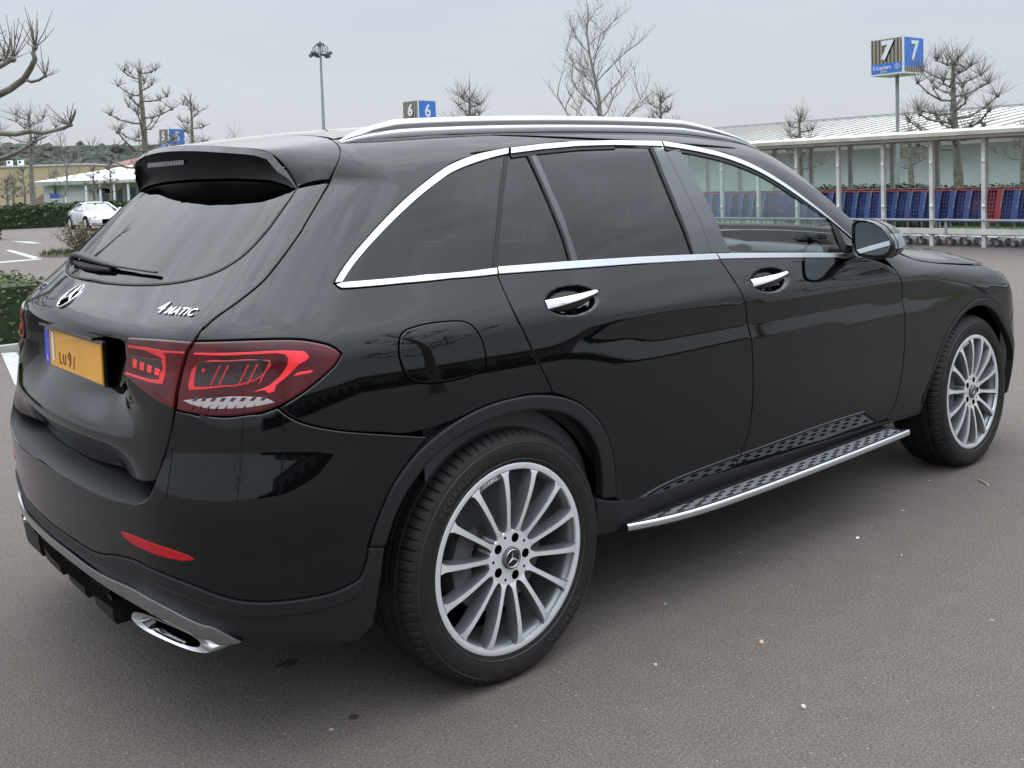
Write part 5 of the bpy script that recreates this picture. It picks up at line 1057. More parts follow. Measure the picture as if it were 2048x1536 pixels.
for i, (u, vt, d, lb) in enumerate(((14, 362, 95, 'small bare tree in front of the tan wall, leftmost one'), (27, 356, 94, 'small upright bare tree, second from left before the tan wall'), (49, 340, 92, 'small cone shaped bare tree against the tan wall beside the pale trunk'),
        (110, 346, 90, 'small bare tree right behind the blue road sign'), (188, 338, 84, 'small bare tree in front of the white roof, under the red roof edge'), (222, 336, 84, 'small bare tree before the white roof close to the black car'))):
    pollard('small_tree', foot(u, 390, d), ph(vt, d, u), .13, 1.15, lb, 1.7*i+1, crown=.35, limbs=9, twig=.6, tw=5, rad=.02, group='bare trees standing far off', prof=lambda q: .9-.6*q)
pollard('plane_tree', foot(942, 300, 40), ph(192, 40, 935), .15, .85, 'pollarded tree with long upright twigs right of the sign numbered 6', 6.6, crown=.5, limbs=12, twig=.85, tw=13, rad=.007, prof=lambda q: .95-.45*q)
fine_tree('tall_bare_tree', foot(1192, 300, 34), ph(26, 34, 1180), .12, 1.95, 'tallest bare tree with fine spreading branches above the car roof rail', 2.9, rad=.008, depth=3)
pollard('plane_tree', foot(1322, 300, 50), ph(196, 50, 1320), .15, 1.1, 'small pollarded tree right of the tallest bare tree', 9.4, crown=.45, limbs=12, twig=.8, tw=9, rad=.010, prof=lambda q: .95-.6*q)
pollard('plane_tree', foot(1601, 380, 34), ph(236, 34, 1597), .12, .75, 'pollarded tree behind the trolley shelter, left of the sign numbered 7', 5.2, crown=.45, limbs=11, twig=.55, tw=10, rad=.006, prof=lambda q: .95-.5*q)
pollard('plane_tree', foot(1822, 380, 36), ph(262, 36, 1818), .14, .95, 'pollarded tree behind the trolley shelter just right of the sign pole', 7.7, crown=.5, limbs=10, twig=.5, tw=9, rad=.006)
pollard('plane_tree', foot(1916, 380, 26), ph(118, 26, 1908), .155, 1.12, 'large pollarded tree with twiggy round crown over the trolley shelter', 1.15, crown=.44, limbs=20, twig=.55, tw=16, rad=.0052, prof=lambda q: 1.05-.55*q*q, lean=(-.05, .08))
pollard('plane_tree', foot(2046, 380, 34), ph(250, 34, 2046), .12, .9, 'bare tree cut by the right edge behind the shelter', 3.7, crown=.45, limbs=10, twig=.5, tw=9, rad=.006)
fine_tree('bare_shrub_tree', foot(470, 330, 60), ph(258, 60, 475), .07, 1.2, 'bare twig tips showing over the spoiler', 5.9, rad=.012, depth=2, group='bare trees standing far off')
# ------------------------------------------------ number signs
blue = noisy(mat('sign_blue', (.045, .155, .52), .4), 5, .06); signwhite = noisy(mat('sign_white', (.66, .68, .70), .45), 8, .05); pole = noisy(mat('galvanised', (.30, .31, .32), .5, metal=.4), 6, .12)
stripe = bpy.data.materials.new('striped_board'); stripe.use_nodes = True; nt = stripe.node_tree; bb = nt.nodes['Principled BSDF']; L = nt.links.new
tcx = nt.nodes.new('ShaderNodeTexCoord'); sx = nt.nodes.new('ShaderNodeSeparateXYZ'); L(tcx.outputs['Object'], sx.inputs[0]); ad = nt.nodes.new('ShaderNodeMath'); ad.operation = 'ADD'; L(sx.outputs[0], ad.inputs[0]); L(sx.outputs[1], ad.inputs[1])
m_ = nt.nodes.new('ShaderNodeMath'); m_.operation = 'MULTIPLY'; m_.inputs[1].default_value = 8.2; L(ad.outputs[0], m_.inputs[0]); fr_ = nt.nodes.new('ShaderNodeMath'); fr_.operation = 'FRACT'; L(m_.outputs[0], fr_.inputs[0])
cr = nt.nodes.new('ShaderNodeValToRGB'); cr.color_ramp.interpolation = 'CONSTANT'; cr.color_ramp.elements[0].color = (.075, .063, .05, 1); cr.color_ramp.elements[1].position = .5; cr.color_ramp.elements[1].color = (.30, .25, .19, 1); L(fr_.outputs[0], cr.inputs[0]); L(cr.outputs[0], bb.inputs['Base Color'])
def sign(u, v_bot, d, num, label, ang, side=1.22, hgt=1.2):
    p = at(u, v_bot, d); t = empty('number_sign', (p[0], p[1], 0), ang); tag(t, label, 'sign', 'numbered cube signs on poles'); z0 = float(p[2]); S = side/2
    MB().tube([(0, 0, 0), (0, 0, z0+.02)], .055, 12).build('pole', pole, t, smooth=60)
    bx = MB().box((0, 0, z0+hgt/2), (side, side, hgt)).build('sign_box', signwhite, t)
    e = .012
    # local -x face: striped with the number and name band;  local -y face: blue with the number
    def face(ax, a, b, c, d_, off, m, nm):
        f = (lambda q, z: (-S-off, q, z)) if ax == 'x' else (lambda q, z: (q, -S-off, z))
        V = [f(a, c), f(b, c), f(b, d_), f(a, d_)]; o = mesh_obj(nm, V+[(x*(1-.002) if ax == 'x' else x, y if ax == 'x' else y*(1-.002), z) for x, y, z in V], [(0, 3, 2, 1) if ax == 'x' else (0, 1, 2, 3)], m, bx); return o
    for ax in ('x', 'y'):
        face(ax, -S+.05, S-.05, z0+.05, z0+hgt-.05, .004, stripe if ax == 'x' else blue, 'sign_face')
    face('x', -S+.05, S-.05, z0+.05, z0+.34, .008, blue, 'name_band'); face('y', -S+.05, S-.05, z0+.05, z0+.20, .008, stripe, 'striped_band')
    def txt(s_, size, q, z, ax, m, bold=.03, shear=0, off=.014, nm='number', tall=1):
        V, Fc = text_geo(s_, 1, bold, shear, .02); mesh_obj(nm, [((-S-off-c*.3, -(a*size)+q, z+b_*size*tall) if ax == 'x' else (a*size+q, -S-off-c*.3, z+b_*size*tall)) for a, b_, c in V], Fc, m, bx)
    txt(num, .74, -.02, z0+.69, 'x', M['dark'], .045, .10, .010, 'number_shadow', 1.0); txt(num, .74, .015, z0+.71, 'x', signwhite, .045, .10, .016, 'number', 1.0)
    txt(num, .78, 0, z0+.66, 'y', signwhite, .02, .05, .012, 'number', 1.05)
    txt('E.Leclerc', .17, .14, z0+.22, 'x', signwhite, .012, 0, .014, 'shop_name'); txt('Drive', .10, .10, z0+.105, 'x', signwhite, .0, .35, .014, 'shop_name')
    lg = MB(); lg.add([(-S-.014, -.36+.085*math.cos(a), z0+.22+.085*math.sin(a)) for a in np.linspace(0, 6.283, 25)[:-1]], [tuple(range(24))[::-1]]); lo_ = lg.build('logo', signwhite, bx)
    lg = MB(); lg.add([(-S-.017, -.36+.068*math.cos(a), z0+.22+.068*math.sin(a)) for a in np.linspace(0, 6.283, 25)[:-1]], [tuple(range(24))[::-1]]); lg.build('logo', blue, bx); txt('L', .12, -.36, z0+.22, 'x', signwhite, .02, .2, .022, 'logo')
    return t
cam_az = YAW
sign(1794, 151, 30, '7', 'cube sign numbered 7 on a tall pole above the trolley shelter', R(-4), 1.12, 1.12)
sign(840, 252, 47, '6', 'cube sign numbered 6 showing over the middle of the car roof', R(5), 1.14, 1.2)
sign(345, 296, 62, '5', 'cube sign numbered 5 half hidden by the cone shaped tree', R(8), 1.14, 1.2)
# floodlight mast
p = at(640, 90, 72); LM = empty('floodlight_mast', (p[0], p[1], 0)); tag(LM, 'tall grey mast with a ring of floodlights above the car roof', 'street lamp'); H = float(p[2])
dark = noisy(mat('lamp_grey', (.10, .115, .13), .5, metal=.3), 5, .15)
MB().tube([(0, 0, 0), (0, 0, H*.5), (0, 0, H+.3)], [.16, .12, .07], 12).build('mast', pole, LM, smooth=60)
fl_ = MB(); fl_.tube([(0, 0, H-.05), (0, 0, H+.12)], .28, 10); fl_.build('head', dark, LM)
for k in range(6):
    a = k*math.pi/3+.3; c, s_ = math.cos(a), math.sin(a); arm = MB(); arm.tube([(0, 0, H), (.35*c, .35*s_, H), (.55*c, .55*s_, H-.2), (.55*c, .55*s_, H-.6)], .035, 6); ar = arm.build('arm', dark, LM)
    M4 = (Matrix.Rotation(a, 4, 'Z') @ Matrix.Rotation(R(-30 if k % 2 else 35), 4, 'Y')); MB().box((.62*c, .62*s_, H-.68), (.50, .42, .16), M4=M4).build('floodlight', dark, ar)
# ------------------------------------------------ trolley shelter and trolleys
white = noisy(mat('shelter_paint', (.50, .49, .455), .6), 3.5, .16, .1, 40); roofm = noisy(mat('shelter_roof_sheet', (.40, .37, .31), .7), 2.5, .22)
SX, SY0, SY1 = 15.5, -6.0, 24.0
SHB = empty('trolley_shelter', (SX+.8, 9, 0)); tag(SHB, 'long cream painted trolley shelter with a flat roof on thin posts', 'shelter'); org = np.array([SX+.8, 9, 0])
def shp(mb, nm, m, par=None, smooth=35): mb.V = [tuple(np.array(v)-org) for v in mb.V]; return mb.build(nm, m, par or SHB, smooth=smooth)
rf = MB(); rows = []
for x, z in ((15.22, 1.955), (15.22, 2.02), (15.6, 2.075), (16.3, 2.11), (17.2, 2.10), (17.3, 2.02), (17.3, 1.99), (15.3, 1.945)): rows.append([(x, SY0, z), (x, SY1, z)])
rf.loft([[r_[k] for r_ in rows] for k in (0, 1)], closed=True, cap=True); ro = shp(rf, 'roof', roofm)
bm = MB(); bm.box((15.34, (SY0+SY1)/2, 1.925), (.05, SY1-SY0, .05)); shp(bm, 'roof_beam', white); bm = MB(); bm.box((17.05, (SY0+SY1)/2, 1.94), (.05, SY1-SY0, .06)); shp(bm, 'roof_beam', white)
fy = [3.64+.925*k for k in range(-8, 20)]
for y in fy:
    b_ = MB(); b_.box((SX, y, .97), (.075, .065, 1.94)); po = shp(b_, 'post', white)
    for z in (.72, 1.50):
        q = MB(); q.blob((SX-.048, y-.01, z), .034, 2, sc=(.6, 1, 1)); shp(q, 'bolt', signwhite, po, 60)
    b_ = MB(); b_.box((17.0, y+.62, .98), (.07, .075, 1.96)); shp(b_, 'rear_post', white)
    b_ = MB(); b_.tube([(SX, y, 1.86), (16.2, y+.3, 1.98)], .022, 6); shp(b_, 'brace', white)
b_ = MB(); b_.box((15.44, 9, .275), (.03, SY1-SY0, .105)); shp(b_, 'kerb_rail', white); b_ = MB(); b_.tube([(15.40, SY0, .475), (15.40, SY1, .475)], .022, 10); shp(b_, 'hand_rail', pole, smooth=60)
for k in range(-3, 8): b_ = MB(); b_.box((15.43, 5.2+2.2*k, .37), (.03, .05, .26)); shp(b_, 'rail_bracket', pole)
pg = glassmat('shelter_pane', (.80, .87, .84), 1.35, .04); b_ = MB(); b_.add([(17.02, SY0, .15), (17.02, SY1, .15), (17.02, SY1, 1.9), (17.02, SY0, 1.9)], [(0, 1, 2, 3)]); shp(b_, 'rear_pane', pg)
# a trolley: slanted blue basket of lattice, red flap and handle, chrome frame and four castors
TB = noisy(mat('trolley_blue', (.028, .045, .15), .4), 6, .15); TR = noisy(mat('trolley_red', (.30, .05, .05), .4), 6, .15); TBL = noisy(mat('trolley_light_blue', (.045, .078, .21), .4), 6, .12)
steel = noisy(mat('trolley_steel', (.42, .42, .42), .35, metal=.8), 20, .25); cast = mat('castor_grey', (.10, .10, .10), .6)
def trolley():
    t = empty('shopping_trolley'); bs = MB()
    # side walls as a lattice of slanted bars (basket runs along +y, narrower at its nose)
    def wall(x0, x1):
        for k in range(9):
            z = .42+.56*k/8; bs.loft([[(x0, 0-.16*(z-.42), z), (x0, 0-.16*(z-.42), z+.018)], [(x1, .86+.10*(z-.42), z-.0), (x1, .86+.10*(z-.42), z+.018)]])
        for k in range(20):
            y = .86*k/19; f = y/.86; x = x0+(x1-x0)*f; bs.loft([[(x-.002*np.sign(x0), y-.0, .42), (x-.002*np.sign(x0), y+.020, .42)], [(x-.002*np.sign(x0), y-.09+.19*f, .99), (x-.002*np.sign(x0), y+.020-.09+.19*f, .99)]])
    wall(-.28, -.20); wall(.28, .20)
    bs.add([(-.27, 0, .42), (.27, 0, .42), (.20, .86, .44), (-.20, .86, .44)], [(0, 1, 2, 3)])
    bs.build('basket', TB, t)
    rim_ = MB(); rim_.tube([(-.285, -.10, .99), (-.205, .92, .99), (.205, .92, .99), (.285, -.10, .99)], .013, 6); rim_.build('basket_rim', TR, t)
    MB().loft([[(-.285, -.06, .43), (-.285, .045, .43)], [(-.288, -.135, .985), (-.288, -.03, .985)]]).build('rear_strut', TBL, t)
    MB().loft([[(.285, -.06, .43), (.285, .045, .43)], [(.288, -.135, .985), (.288, -.03, .985)]]).build('rear_strut', TBL, t)
    MB().loft([[(-.27, -.03, .50), (.27, -.03, .50)], [(-.27, -.11, .97), (.27, -.11, .97)]]).build('rear_flap', TB, t)
    MB().tube([(-.29, -.16, 1.02), (.29, -.16, 1.02)], .016, 8).build('handle', TR, t)
    fr = MB()
    for s_ in (-1, 1):
        fr.tube([(s_*.29, -.14, 1.0), (s_*.27, -.02, .45), (s_*.27, -.04, .16)], .010, 6); fr.tube([(s_*.27, -.02, .16), (s_*.18, .84, .18), (s_*.19, .86, .42)], .011, 6)
    fr.tube([(-.27, -.03, .16), (.27, -.03, .16)], .010, 6); fr.build('frame', steel, t)
    for sx_, y in ((-.27, 0), (.27, 0), (-.18, .80), (.18, .80)):
        w_ = MB().lathe([(.001, -.014), (.052, -.014), (.058, -.008), (.058, .008), (.052, .014), (.001, .014)], 16, axis='x', c=(sx_, y, .058)).build('castor', cast, t, smooth=40)
        MB().lathe([(.001, -.0155), (.030, -.0155)], 12, axis='x', c=(sx_, y, .058)).build('castor_hub', steel, w_); MB().loft([[(sx_-.018, y-.01, .06), (sx_-.018, y+.01, .06)], [(sx_-.018, y+.02, .15), (sx_-.018, y+.04, .15)]]).build('castor_fork', steel, w_)
    return t
t0 = trolley(); ycs = [2.0+.272*k for k in range(24)]+[9.3+.272*k for k in range(20)]; GN = 'nested shopping trolleys in the long shelter'
for k, y in enumerate(ycs):
    t = t0 if k == 0 else copy_tree(t0); t.location = (15.98+rng.uniform(-.015, .015), y, 0); t.rotation_euler = (0, 0, rng.uniform(-.015, .015))
    red = (k in (9,)); grp2 = y > 8.6
    tag(t, 'red sided trolley among the blue ones in the shelter' if red else ('blue plastic trolley nested in the jumbled row seen behind the car windscreen' if grp2 else 'blue plastic basket trolley with red rim nested in the long row'), 'trolley', None if red else (GN+', left row' if grp2 else GN))
    if red:
        for ch in t.children:
            if ch.name.startswith(('rear_strut', 'basket')) and not ch.name.startswith('basket_rim'):
                ch.data = ch.data.copy(); ch.data.materials[0] = TR
hb = MB().tube([(16.0, 8.75, 0), (16.0, 8.75, .86), (16.0, 8.85, .95), (16.0, 9.0, .95)], .025, 8).build('trolley_stop', pole); tag(hb, 'bent grey tube hoop between the two rows of trolleys', 'bollard')
# ------------------------------------------------ long white roofed building behind
wallm = noisy(mat('pale_cladding', (.60, .66, .63), .6), .8, .06); roofw = noisy(mat('ribbed_roof', (.68, .67, .62), .6), .5, .10, 0)
bx0 = 58; BL = empty('supermarket_building', (bx0+12, 40, 0)); tag(BL, 'long low building with ribbed white roof behind the trolley shelter', 'building'); o2 = np.array([bx0+12, 40, 0])
def bl(mb, nm, m, par=None): mb.V = [tuple(np.array(v)-o2) for v in mb.V]; return mb.build(nm, m, par or BL)
y0, y1 = -30, 92
zr0 = float(atx(2047, 212, 0, bx0+22)[2]); zr1 = zr0
b_ = MB(); b_.box((bx0+12, (y0+y1)/2, 1.55), (22, y1-y0, 3.1)); bl(b_, 'wall', wallm)
b_ = MB(); b_.loft([[(bx0-1, y0, 2.75), (bx0-1.3, y0, 3.05), (bx0-.9, y0, 3.3), (bx0+22, y0, zr0)], [(bx0-1, y1, 2.75), (bx0-1.3, y1, 3.05), (bx0-.9, y1, 3.3), (bx0+22, y1, zr0)]]); rfo = bl(b_, 'roof', roofw)
b_ = MB(); zz = lambda x: 3.3+(zr0-3.3)*(x-bx0+.9)/22.9
for k in range(int((y1-y0)/1.25)): y = y0+k*1.25; b_.box((bx0+11, y, 0), (1, .16, .01)); b_.V = b_.V[:-8]+[(bx0-.9 if x < bx0+11 else bx0+22, yy, (3.3 if x < bx0+11 else zr0)+(.10 if z > 0 else .0)) for x, yy, z in b_.V[-8:]]
bl(b_, 'roof_ribs', noisy(mat('roof_rib', (.30, .295, .27), .6), 1, .1), rfo)
b_ = MB(); b_.box((bx0+22.2, (y0+y1)/2, zr0+.05), (.8, y1-y0, .3)); bl(b_, 'ridge_cap', pole, rfo)
# low hedge and grass strip between shelter and building
hedge('low_hedge', 21.2, 22.2, 4.5, 12.5, .90, 5200, .10, [G2, G1, BR], 'low dark hedge behind the trolleys under the large pollarded tree', seed=4, coremat=G2)
hedge('low_shrubs', 19.6, 20.8, 7.9, 10.8, .95, 3200, .09, [G2, BR], 'rounded reddish brown shrubs behind the left trolley row', seed=8, coremat=G2)
MB_ = MB().add([(19, -20, .02), (30, -20, .02), (30, 40, .02), (19, 40, .02)], [(0, 1, 2, 3)]); structure(MB_.build('grass_verge', G3))
# ------------------------------------------------ left: hedges, island, white coupe, far buildings, wooded hill
def hedge_px(): pass
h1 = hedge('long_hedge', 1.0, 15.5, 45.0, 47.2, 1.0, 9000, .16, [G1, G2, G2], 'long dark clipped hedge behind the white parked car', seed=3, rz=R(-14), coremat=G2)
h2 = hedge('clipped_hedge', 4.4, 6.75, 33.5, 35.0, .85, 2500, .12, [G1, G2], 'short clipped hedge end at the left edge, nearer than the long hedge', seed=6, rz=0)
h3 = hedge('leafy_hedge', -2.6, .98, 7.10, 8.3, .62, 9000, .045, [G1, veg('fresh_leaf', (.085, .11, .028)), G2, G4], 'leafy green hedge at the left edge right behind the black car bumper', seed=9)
structure(MB().add([(-3, 6.95, .006), (.95, 6.80, .006), (1.2, 8.4, .006), (-3, 8.6, .006)], [(0, 1, 2, 3)]).build('soil_bed', soil))
kb = MB().box((-1.0, 6.86, .03), (3.8, .10, .06)).build('bed_edging', noisy(mat('concrete_edge', (.30, .29, .27), .85), 6, .25)); structure(kb)
# island with a thin bush
structure(MB().lathe([(.001, .05), (1.15, .05), (1.3, .0)], 24, axis='z', c=(6.1, 21.6, 0)).build('planting_island', soil))
bs_ = empty('thin_bush', (5.65, 21.3, .05)); tag(bs_, 'thin olive coloured bush on a small island before the white car', 'bush'); mb = MB(); ml = MB(); rb = random.Random(12)
for k in range(60):
    a = rb.uniform(0, 6.28); e = rb.uniform(.5, 1.45); l = rb.uniform(.45, .85); d = np.array([math.cos(a)*math.cos(e), math.sin(a)*math.cos(e), math.sin(e)]); P = [np.zeros(3), d*l*.5, d*l+np.array([0, 0, .05])]; mb.tube(P, [.010, .007, .003], 3, cap=False)
    for q in range(9): c = P[1]*(1-q/8)+P[2]*q/8+np.array([rb.uniform(-.05, .05) for _ in range(3)]); leaves(ml, 4, lambda c=c: c+np.array([rb.uniform(-.04, .04) for _ in range(3)]), .05, rb)
mb.build('stems', BARK2, bs_); ml.build('foliage', G4, bs_)
gs = MB(); rg_ = random.Random(3)
for k in range(1600):
    a = rg_.uniform(0, 6.28); q = rg_.uniform(0, 1.3); x, y = 6.1+q*math.cos(a), 21.6+q*math.sin(a); h = rg_.uniform(.05, .16); gs.add([(x-.012, y, .02), (x+.012, y, .02), (x+rg_.uniform(-.05, .05), y+rg_.uniform(-.05, .05), .03+h)], [(0, 1, 2)])
tag(gs.build('rough_grass', G3), kind='stuff')
# far buildings
tan = noisy(mat('tan_wall', (.42, .34, .215), .8), .4, .06)
def far_box(name, u0, u1, v0, d, dep, m, label, cat='building'):
    a = at(u0, v0, d); c = at(u1, v0, d); H_ = float((a[2]+c[2])/2); ctr = (a+c)/2; L_ = float(np.hypot(*(c-a)[:2])); ang = math.atan2(c[1]-a[1], c[0]-a[0]); t = empty(name, (ctr[0]+fw[0]*dep/2, ctr[1]+fw[1]*dep/2, 0), ang); tag(t, label, cat)
    MB().box((0, 0, H_/2), (L_, dep, H_)).build('wall', m, t); return t, L_, H_, dep
t, L_, H_, dp = far_box('warehouse_building', -260, 172, 336, 105, 14, tan, 'flat tan building with two air conditioning units on its roof')
MB().box((0, 0, H_+.05), (L_+.3, dp+.3, .16)).build('roof_edge', white, t)
for u in (20, 42):
    p = at(u, 333, 107); lx = (np.array([p[0], p[1], 0])-np.array(t.location)); a = -t.rotation_euler.z; x = lx[0]*math.cos(a)-lx[1]*math.sin(a); ac = MB().box((x, -dp/2+2, H_+.45), (.52, .4, .62)).build('air_conditioner', signwhite, t)
    MB().box((x, -dp/2+1.79, H_+.55), (.22, .02, .2)).build('fan_grille', M['dark'], ac)
# white shop with canopy
t, L_, H_, dp = far_box('shop_building', 86, 420, 366, 90, 12, noisy(mat('shop_wall', (.48, .50, .50), .6), .5, .08), 'white shop with a sloping white roof and pillared canopy behind the white car')
rv = [[(-L_/2-.4, -dp/2-.8, H_), (-L_/2-.4, -dp/2-1.0, H_+.35), (-L_/2+1.5, dp/2, H_+1.1)], [(L_/2, -dp/2-.8, H_), (L_/2, -dp/2-1.0, H_+.35), (L_/2, dp/2, H_+3.6)]]
MB().loft(rv).build('roof', signwhite, t); MB().box((-L_*.12, -dp/2-.03, H_*.72), (1.7, .05, .4)).build('shop_sign', M['dark'], t)
for k in range(9):
    x = -L_*.18+1.25*k; MB().box((x, -dp/2-2.2, H_/2), (.18, .18, H_)).build('pillar', signwhite, t); MB().box((x+.62, -dp/2-.02, H_*.45), (.9, .03, H_*.75)).build('shop_window', mat('shop_glass', (.12, .14, .15), .1), t)
MB().box((L_*.22, -dp/2-1.3, H_+.10), (L_*.80, 2.4, .16)).build('canopy', roofm, t)
# brick house roof behind
p0, p1, p2 = at(183, 338, 115), at(232, 312, 118), at(420, 306, 118); brick = noisy(mat('brick_tiles', (.20, .085, .06), .8), 1.5, .2)
hs_ = empty('brick_house', (float(p1[0]), float(p1[1]), 0)); tag(hs_, 'house with a red tiled roof rising behind the white shop roof', 'building'); ho = np.array([float(p1[0]), float(p1[1]), 0])
q = fw*np.array([1, 1, 0]); q = q/np.linalg.norm(q)*7
m_ = MB(); lowr = at(430, 338, 115); m_.add([p0-ho, lowr-ho, p2-ho+q, p1-ho+q, p0-ho+q*2, lowr-ho+q*2], [(0, 1, 2, 3), (4, 3, 2, 5), (0, 3, 4)]); m_.build('roof', brick, hs_)
zb = float(p0[2]); m_ = MB(); m_.add([(*(p0-ho)[:2], 0), (*(lowr-ho)[:2], 0), (*(lowr-ho)[:2], zb), (*(p0-ho)[:2], zb), (*(p0-ho+2*q)[:2], 0), (*(p0-ho+2*q)[:2], zb)], [(0, 1, 2, 3), (4, 0, 3, 5)]); m_.build('wall', tan, hs_)
# low brick gable, blue road sign and grass bank in front of the tan wall
g0, g1, g2_, g3_ = at(56, 412, 98), at(100, 412, 98), at(100, 388, 98), at(90, 386, 98); gb_ = MB(); o3 = np.array([float(g0[0]), float(g0[1]), 0])
gd = q/7*3; Vg = [(*(g0-o3)[:2], 0), (*(g1-o3)[:2], 0), (*(g2_-o3)[:2], g2_[2]), (*(g3_-o3)[:2], g3_[2]+.1), (*(g0-o3)[:2], g0[2]+.1)]; gb_.add(Vg+[tuple(np.array(v)+gd) for v in Vg], [(0, 1, 2, 3, 4), (5, 9, 8, 7, 6), (4, 3, 8, 9), (3, 2, 7, 8), (1, 6, 7, 2)])
gg = gb_.build('brick_ramp', noisy(mat('brick_pink', (.23, .15, .125), .8), 2, .15)); gg.location = tuple(o3); tag(gg, 'low sloping brick wall in front of the tan building', 'wall')
p = at(109, 392, 85); rs = empty('blue_direction_sign', (p[0], p[1], 0), YAW-math.pi/2); tag(rs, 'small blue direction sign on two legs before the white shop', 'sign')
MB().box((0, 0, float(p[2])), (.82, .04, .42)).build('sign_panel', noisy(mat('road_sign_blue', (.04, .08, .28), .5), 3, .15), rs); MB().box((0, -.03, float(p[2])-.28), (.5, .03, .07)).build('sign_strip', signwhite, rs)
for x in (-.25, .25): MB().tube([(x, 0, 0), (x, 0, float(p[2])-.2)], .03, 6).build('leg', pole, rs)
p = at(131, 400, 60); wp = MB().tube([(0, 0, 0), (0, 0, 1.35)], .045, 8).build('white_marker_post', signwhite, smooth=60); wp.location = (p[0], p[1], 0); tag(wp, 'slim white marker post behind the long hedge left of the white car', 'post')
structure(MB().add([tuple(at(u, 400, d)*[1, 1, 0]+[0, 0, z]) for u, d, z in ((-300, 50, .01), (700, 50, .01), (700, 104, .3), (-300, 104, .3))], [(0, 1, 2, 3)]).build('grass_bank', veg('bank_grass', (.07, .095, .03))))
# wooded hill
hill = MB(); rh = random.Random(2); rows = []; U = np.linspace(-700, 1500, 150)
prof_ = lambda u: np.interp(u, [-700, 0, 60, 130, 200, 270, 400, 700, 1500], [285, 290, 289, 293, 292, 291, 300, 330, 350])
for j in range(9):
    f = j/8; row = []
    for u in U:
        vt = prof_(u); v = 398+(vt-398)*f; pp = at(u, v, 330+120*f); row.append((pp[0]+rh.uniform(-1, 1), pp[1]+rh.uniform(-1, 1), max(0, pp[2])+ (rh.uniform(-.5, .7) if f > .1 else 0)))
    rows.append(row)
hm = noisy(mat('wooded_hillside', (.075, .085, .075), .95, spec=0), .06, .35, 0, detail=10); structure(hill.loft(rows).build('wooded_hill', hm, smooth=None))
wood = MB()
for k in range(2600):
    u = rh.uniform(-420, 700); f = rh.random(); vt = prof_(u); v = 398+(vt-398)*f; pp = at(u, v, 330+120*f); r_ = rh.uniform(1.2, 2.6); wood.blob((pp[0]-fw[0]*3, pp[1]-fw[1]*3, pp[2]-.6), r_, 1, jit=.35, rng=rh, sc=(1, 1, rh.uniform(.8, 1.3)))
tag(wood.build('distant_wood', noisy(mat('winter_wood', (.085, .092, .078), .95, spec=0), .09, .5, 0, detail=8)), kind='stuff')
# ------------------------------------------------ the white coupe
pf, pr = foot(213, 440, 39.4), foot(175, 440, 41.3); hd = math.atan2(pf[1]-pr[1], pf[0]-pr[0])
CP_ = empty('white_coupe', ((pf[0]+pr[0])/2, (pf[1]+pr[1])/2, 0), hd); tag(CP_, 'small white coupe with a rounded roof parked before the long dark hedge', 'car', None); CP_.scale = (.84, .84, .84)
wp_ = mat('white_car_paint', (.66, .67, .69), .25, coat=1, coat_rough=.03); gls = mat('coupe_glass', (.03, .04, .05), .05, coat=1)
st = [(2.10, .30, .50, .52, .45), (2.02, .24, .52, .66, .68), (1.75, .2, .55, .76, .84), (1.25, .2, .6, .84, .91), (.75, .2, .62, .90, .915), (.2, .2, .62, .93, .90), (-.5, .2, .62, .95, .90), (-1.1, .2, .64, .98, .925), (-1.6, .22, .64, .96, .90), (-1.95, .3, .66, .88, .78), (-2.08, .4, .66, .76, .55)]
rows = [[(x, -w*.5, zb), (x, -w*.96, zb+.04), (x, -w, (zb+zm)/2), (x, -w, zm), (x, -w*.95, zt-.06), (x, -w*.80, zt), (x, -w*.4, zt+.03), (x, w*.4, zt+.03), (x, w*.80, zt), (x, w*.95, zt-.06), (x, w, zm), (x, w, (zb+zm)/2), (x, w*.96, zb+.04), (x, w*.5, zb)] for x, zb, zm, zt, w in st]
cb = MB().loft(rows, closed=True, cap=True).build('body', wp_, CP_, smooth=50)
gh = [(.80, .88, .88, .78, .78), (.30, 1.12, .92, .66, .80), (-.05, 1.28, .93, .58, .80), (-.5, 1.335, .94, .54, .80), (-.9, 1.28, .95, .52, .80), (-1.3, 1.14, .96, .50, .78), (-1.65, .98, .955, .48, .70)]
MB().loft([[(x, -wb, zb), (x, -wt, zt-.05), (x, -wt*.7, zt), (x, wt*.7, zt), (x, wt, zt-.05), (x, wb, zb)] for x, zt, zb, wt, wb in gh]).build('greenhouse_glass', gls, CP_, smooth=50)
MB().loft([[(x, -wt-.012, zt-.055), (x, -wt*.7, zt+.012), (x, wt*.7, zt+.012), (x, wt+.012, zt-.055)] for x, zt, zb, wt, wb in gh[2:]]).build('roof', wp_, CP_, smooth=50)
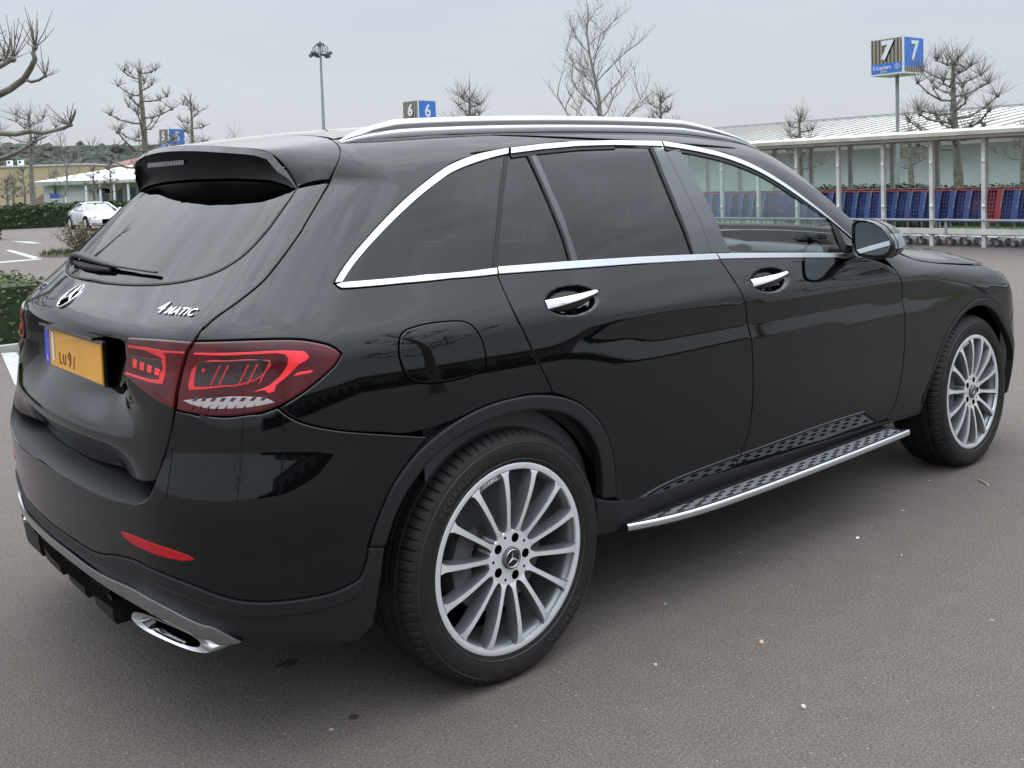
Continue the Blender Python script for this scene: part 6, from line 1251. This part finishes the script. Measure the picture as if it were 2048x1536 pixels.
for s in (-1, 1):
    MB().tube([(.86, s*.79, .88), (.32, s*.685, 1.10), (-.05, s*.60, 1.25), (-.5, s*.575, 1.30), (-1.0, s*.56, 1.22), (-1.6, s*.58, .98)], .035, 6).build('roof_pillar', wp_, CP_, smooth=60)
    m_ = MB().blob((.55, s*.95, .98), .10, 2, sc=(.6, 1, .65)); m_.build('door_mirror', wp_, CP_, smooth=80)
    MB().blob((1.88, s*.62, .64), .15, 2, sc=(.9, .8, .4)).build('headlamp', M['clearlens'], CP_, smooth=80)
    for x in (1.235, -1.235):
        ar_ = MB().lathe([(.36, s*.78), (.37, s*.935), (.34, s*.94), (.30, s*.90)], 32, c=(x, 0, .33)); ar_.build('wheel_arch', M['dark'], CP_, smooth=60)
        w_ = MB().lathe([(.20, s*.93), (.31, s*.935), (.325, s*.90), (.325, s*.72), (.2, s*.70)], 32, c=(x, 0, .325)).build('tyre', M['tyre'], CP_, smooth=40)
        MB().lathe([(.001, s*.91), (.12, s*.915), (.21, s*.93)], 10, c=(x, 0, .325)).build('rim', M['rimface'], w_)
MB().box((2.09, 0, .42), (.03, .8, .22)).build('grille', M['dark'], CP_)
MB().box((-.1, 0, 1.36), (.16, .10, .03)).build('roof_aerial', wp_, CP_)
# ------------------------------------------------ small litter on the asphalt
def litter(name, u, v, pts, h, m, label, cat, rz=0, n=1):
    p = atx(u, v, 2, 0); o = mesh_obj(name, [(x, y, .003) for x, y in pts]+[(x*.8, y*.8, .003+h) for x, y in pts], [tuple(range(len(pts), 2*len(pts)))]+[(i, (i+1) % len(pts), len(pts)+(i+1) % len(pts), len(pts)+i) for i in range(len(pts))], m)
    o.location = (float(p[0]), float(p[1]), 0); o.rotation_euler = (0, 0, rz); tag(o, label, cat)
lf = noisy(mat('dead_leaf', (.50, .36, .22), .7), 60, .3); stn = noisy(mat('pale_stone', (.50, .46, .42), .8), 60, .2); twg = noisy(mat('dry_stick', (.40, .34, .27), .8), 40, .2)
ov = lambda a, b, k=9: [(a*math.cos(t)*(1+.2*math.sin(3*t)), b*math.sin(t)) for t in np.linspace(0, 6.283, k+1)[:-1]]
litter('dead_leaf', 1523, 1286, ov(.012, .007), .003, lf, 'pale brown dead leaf lying right of the rear wheel', 'leaf', .4)
litter('stick', 1966, 966, [(-.045, -.003), (.045, -.002), (.045, .003), (-.045, .003)], .005, twg, 'thin dry stick lying on asphalt near the front wheel', 'stick', .9)
litter('pebble', 1311, 1332, ov(.006, .005), .004, stn, 'small pale pebble right below the rear tyre', 'stone')
litter('pebble', 1607, 1416, ov(.009, .006), .004, stn, 'small pale pebble towards the bottom right corner', 'stone', 1)
litter('pebble', 1803, 1112, ov(.008, .003), .003, stn, 'slim white chip on the asphalt below the stick', 'stone', .6)
litter('paper_scrap', 1715, 1077, ov(.012, .006), .002, signwhite, 'torn white scrap beneath the front end of the running board', 'paper', .2)
litter('paper_scrap', 1978, 490, ov(.06, .05), .05, signwhite, 'crumpled white scrap at the foot of a shelter post', 'paper', .2)
litter('pebble', 1330, 1170+40, ov(.005, .004), .003, stn, 'tiny pebble between the rear wheel and the running board', 'stone')
# ------------------------------------------------ across the lane, behind the photographer: what the paint mirrors
hedge('boundary_hedge', -30, 45, -34, -32, 1.3, 3000, .3, [G2, BR], 'long boundary hedge on the far side of the lane, seen only in the car paint', seed=21, coremat=G2)
t = empty('retail_building', (10, -62, 0)); tag(t, 'low dark retail building across the lane, mirrored in the doors', 'building')
MB().box((0, 0, 2.6), (90, 16, 5.2)).build('wall', noisy(mat('dark_cladding', (.10, .105, .11), .7), .4, .2), t); MB().box((0, 8.2, 5.0), (91, .5, .9)).build('fascia', white, t)
for k in range(12): MB().box((-40+7*k, 8.03, 1.6), (3.2, .06, 2.4)).build('shop_window', mat('shop_glass2', (.03, .035, .04), .1), t)
for i, (x, y, h) in enumerate(((-9, -17, 6.0), (6.5, -10.5, 7.4), (16.5, -7.6, 6.4), (-22, -14, 6.2), (-16, 6, 6.5), (25, -18, 6.4))):
    pollard('plane_tree', (x, y, 0), h, .17, 2.1, 'bare pollarded tree across the lane, the %s of six mirrored in black paint' % ('first', 'second', 'third', 'fourth', 'fifth', 'sixth')[i], 2.3*i+.7, crown=.36, limbs=13, twig=.5, tw=8, rad=.012, group='bare trees mirrored in the paint')
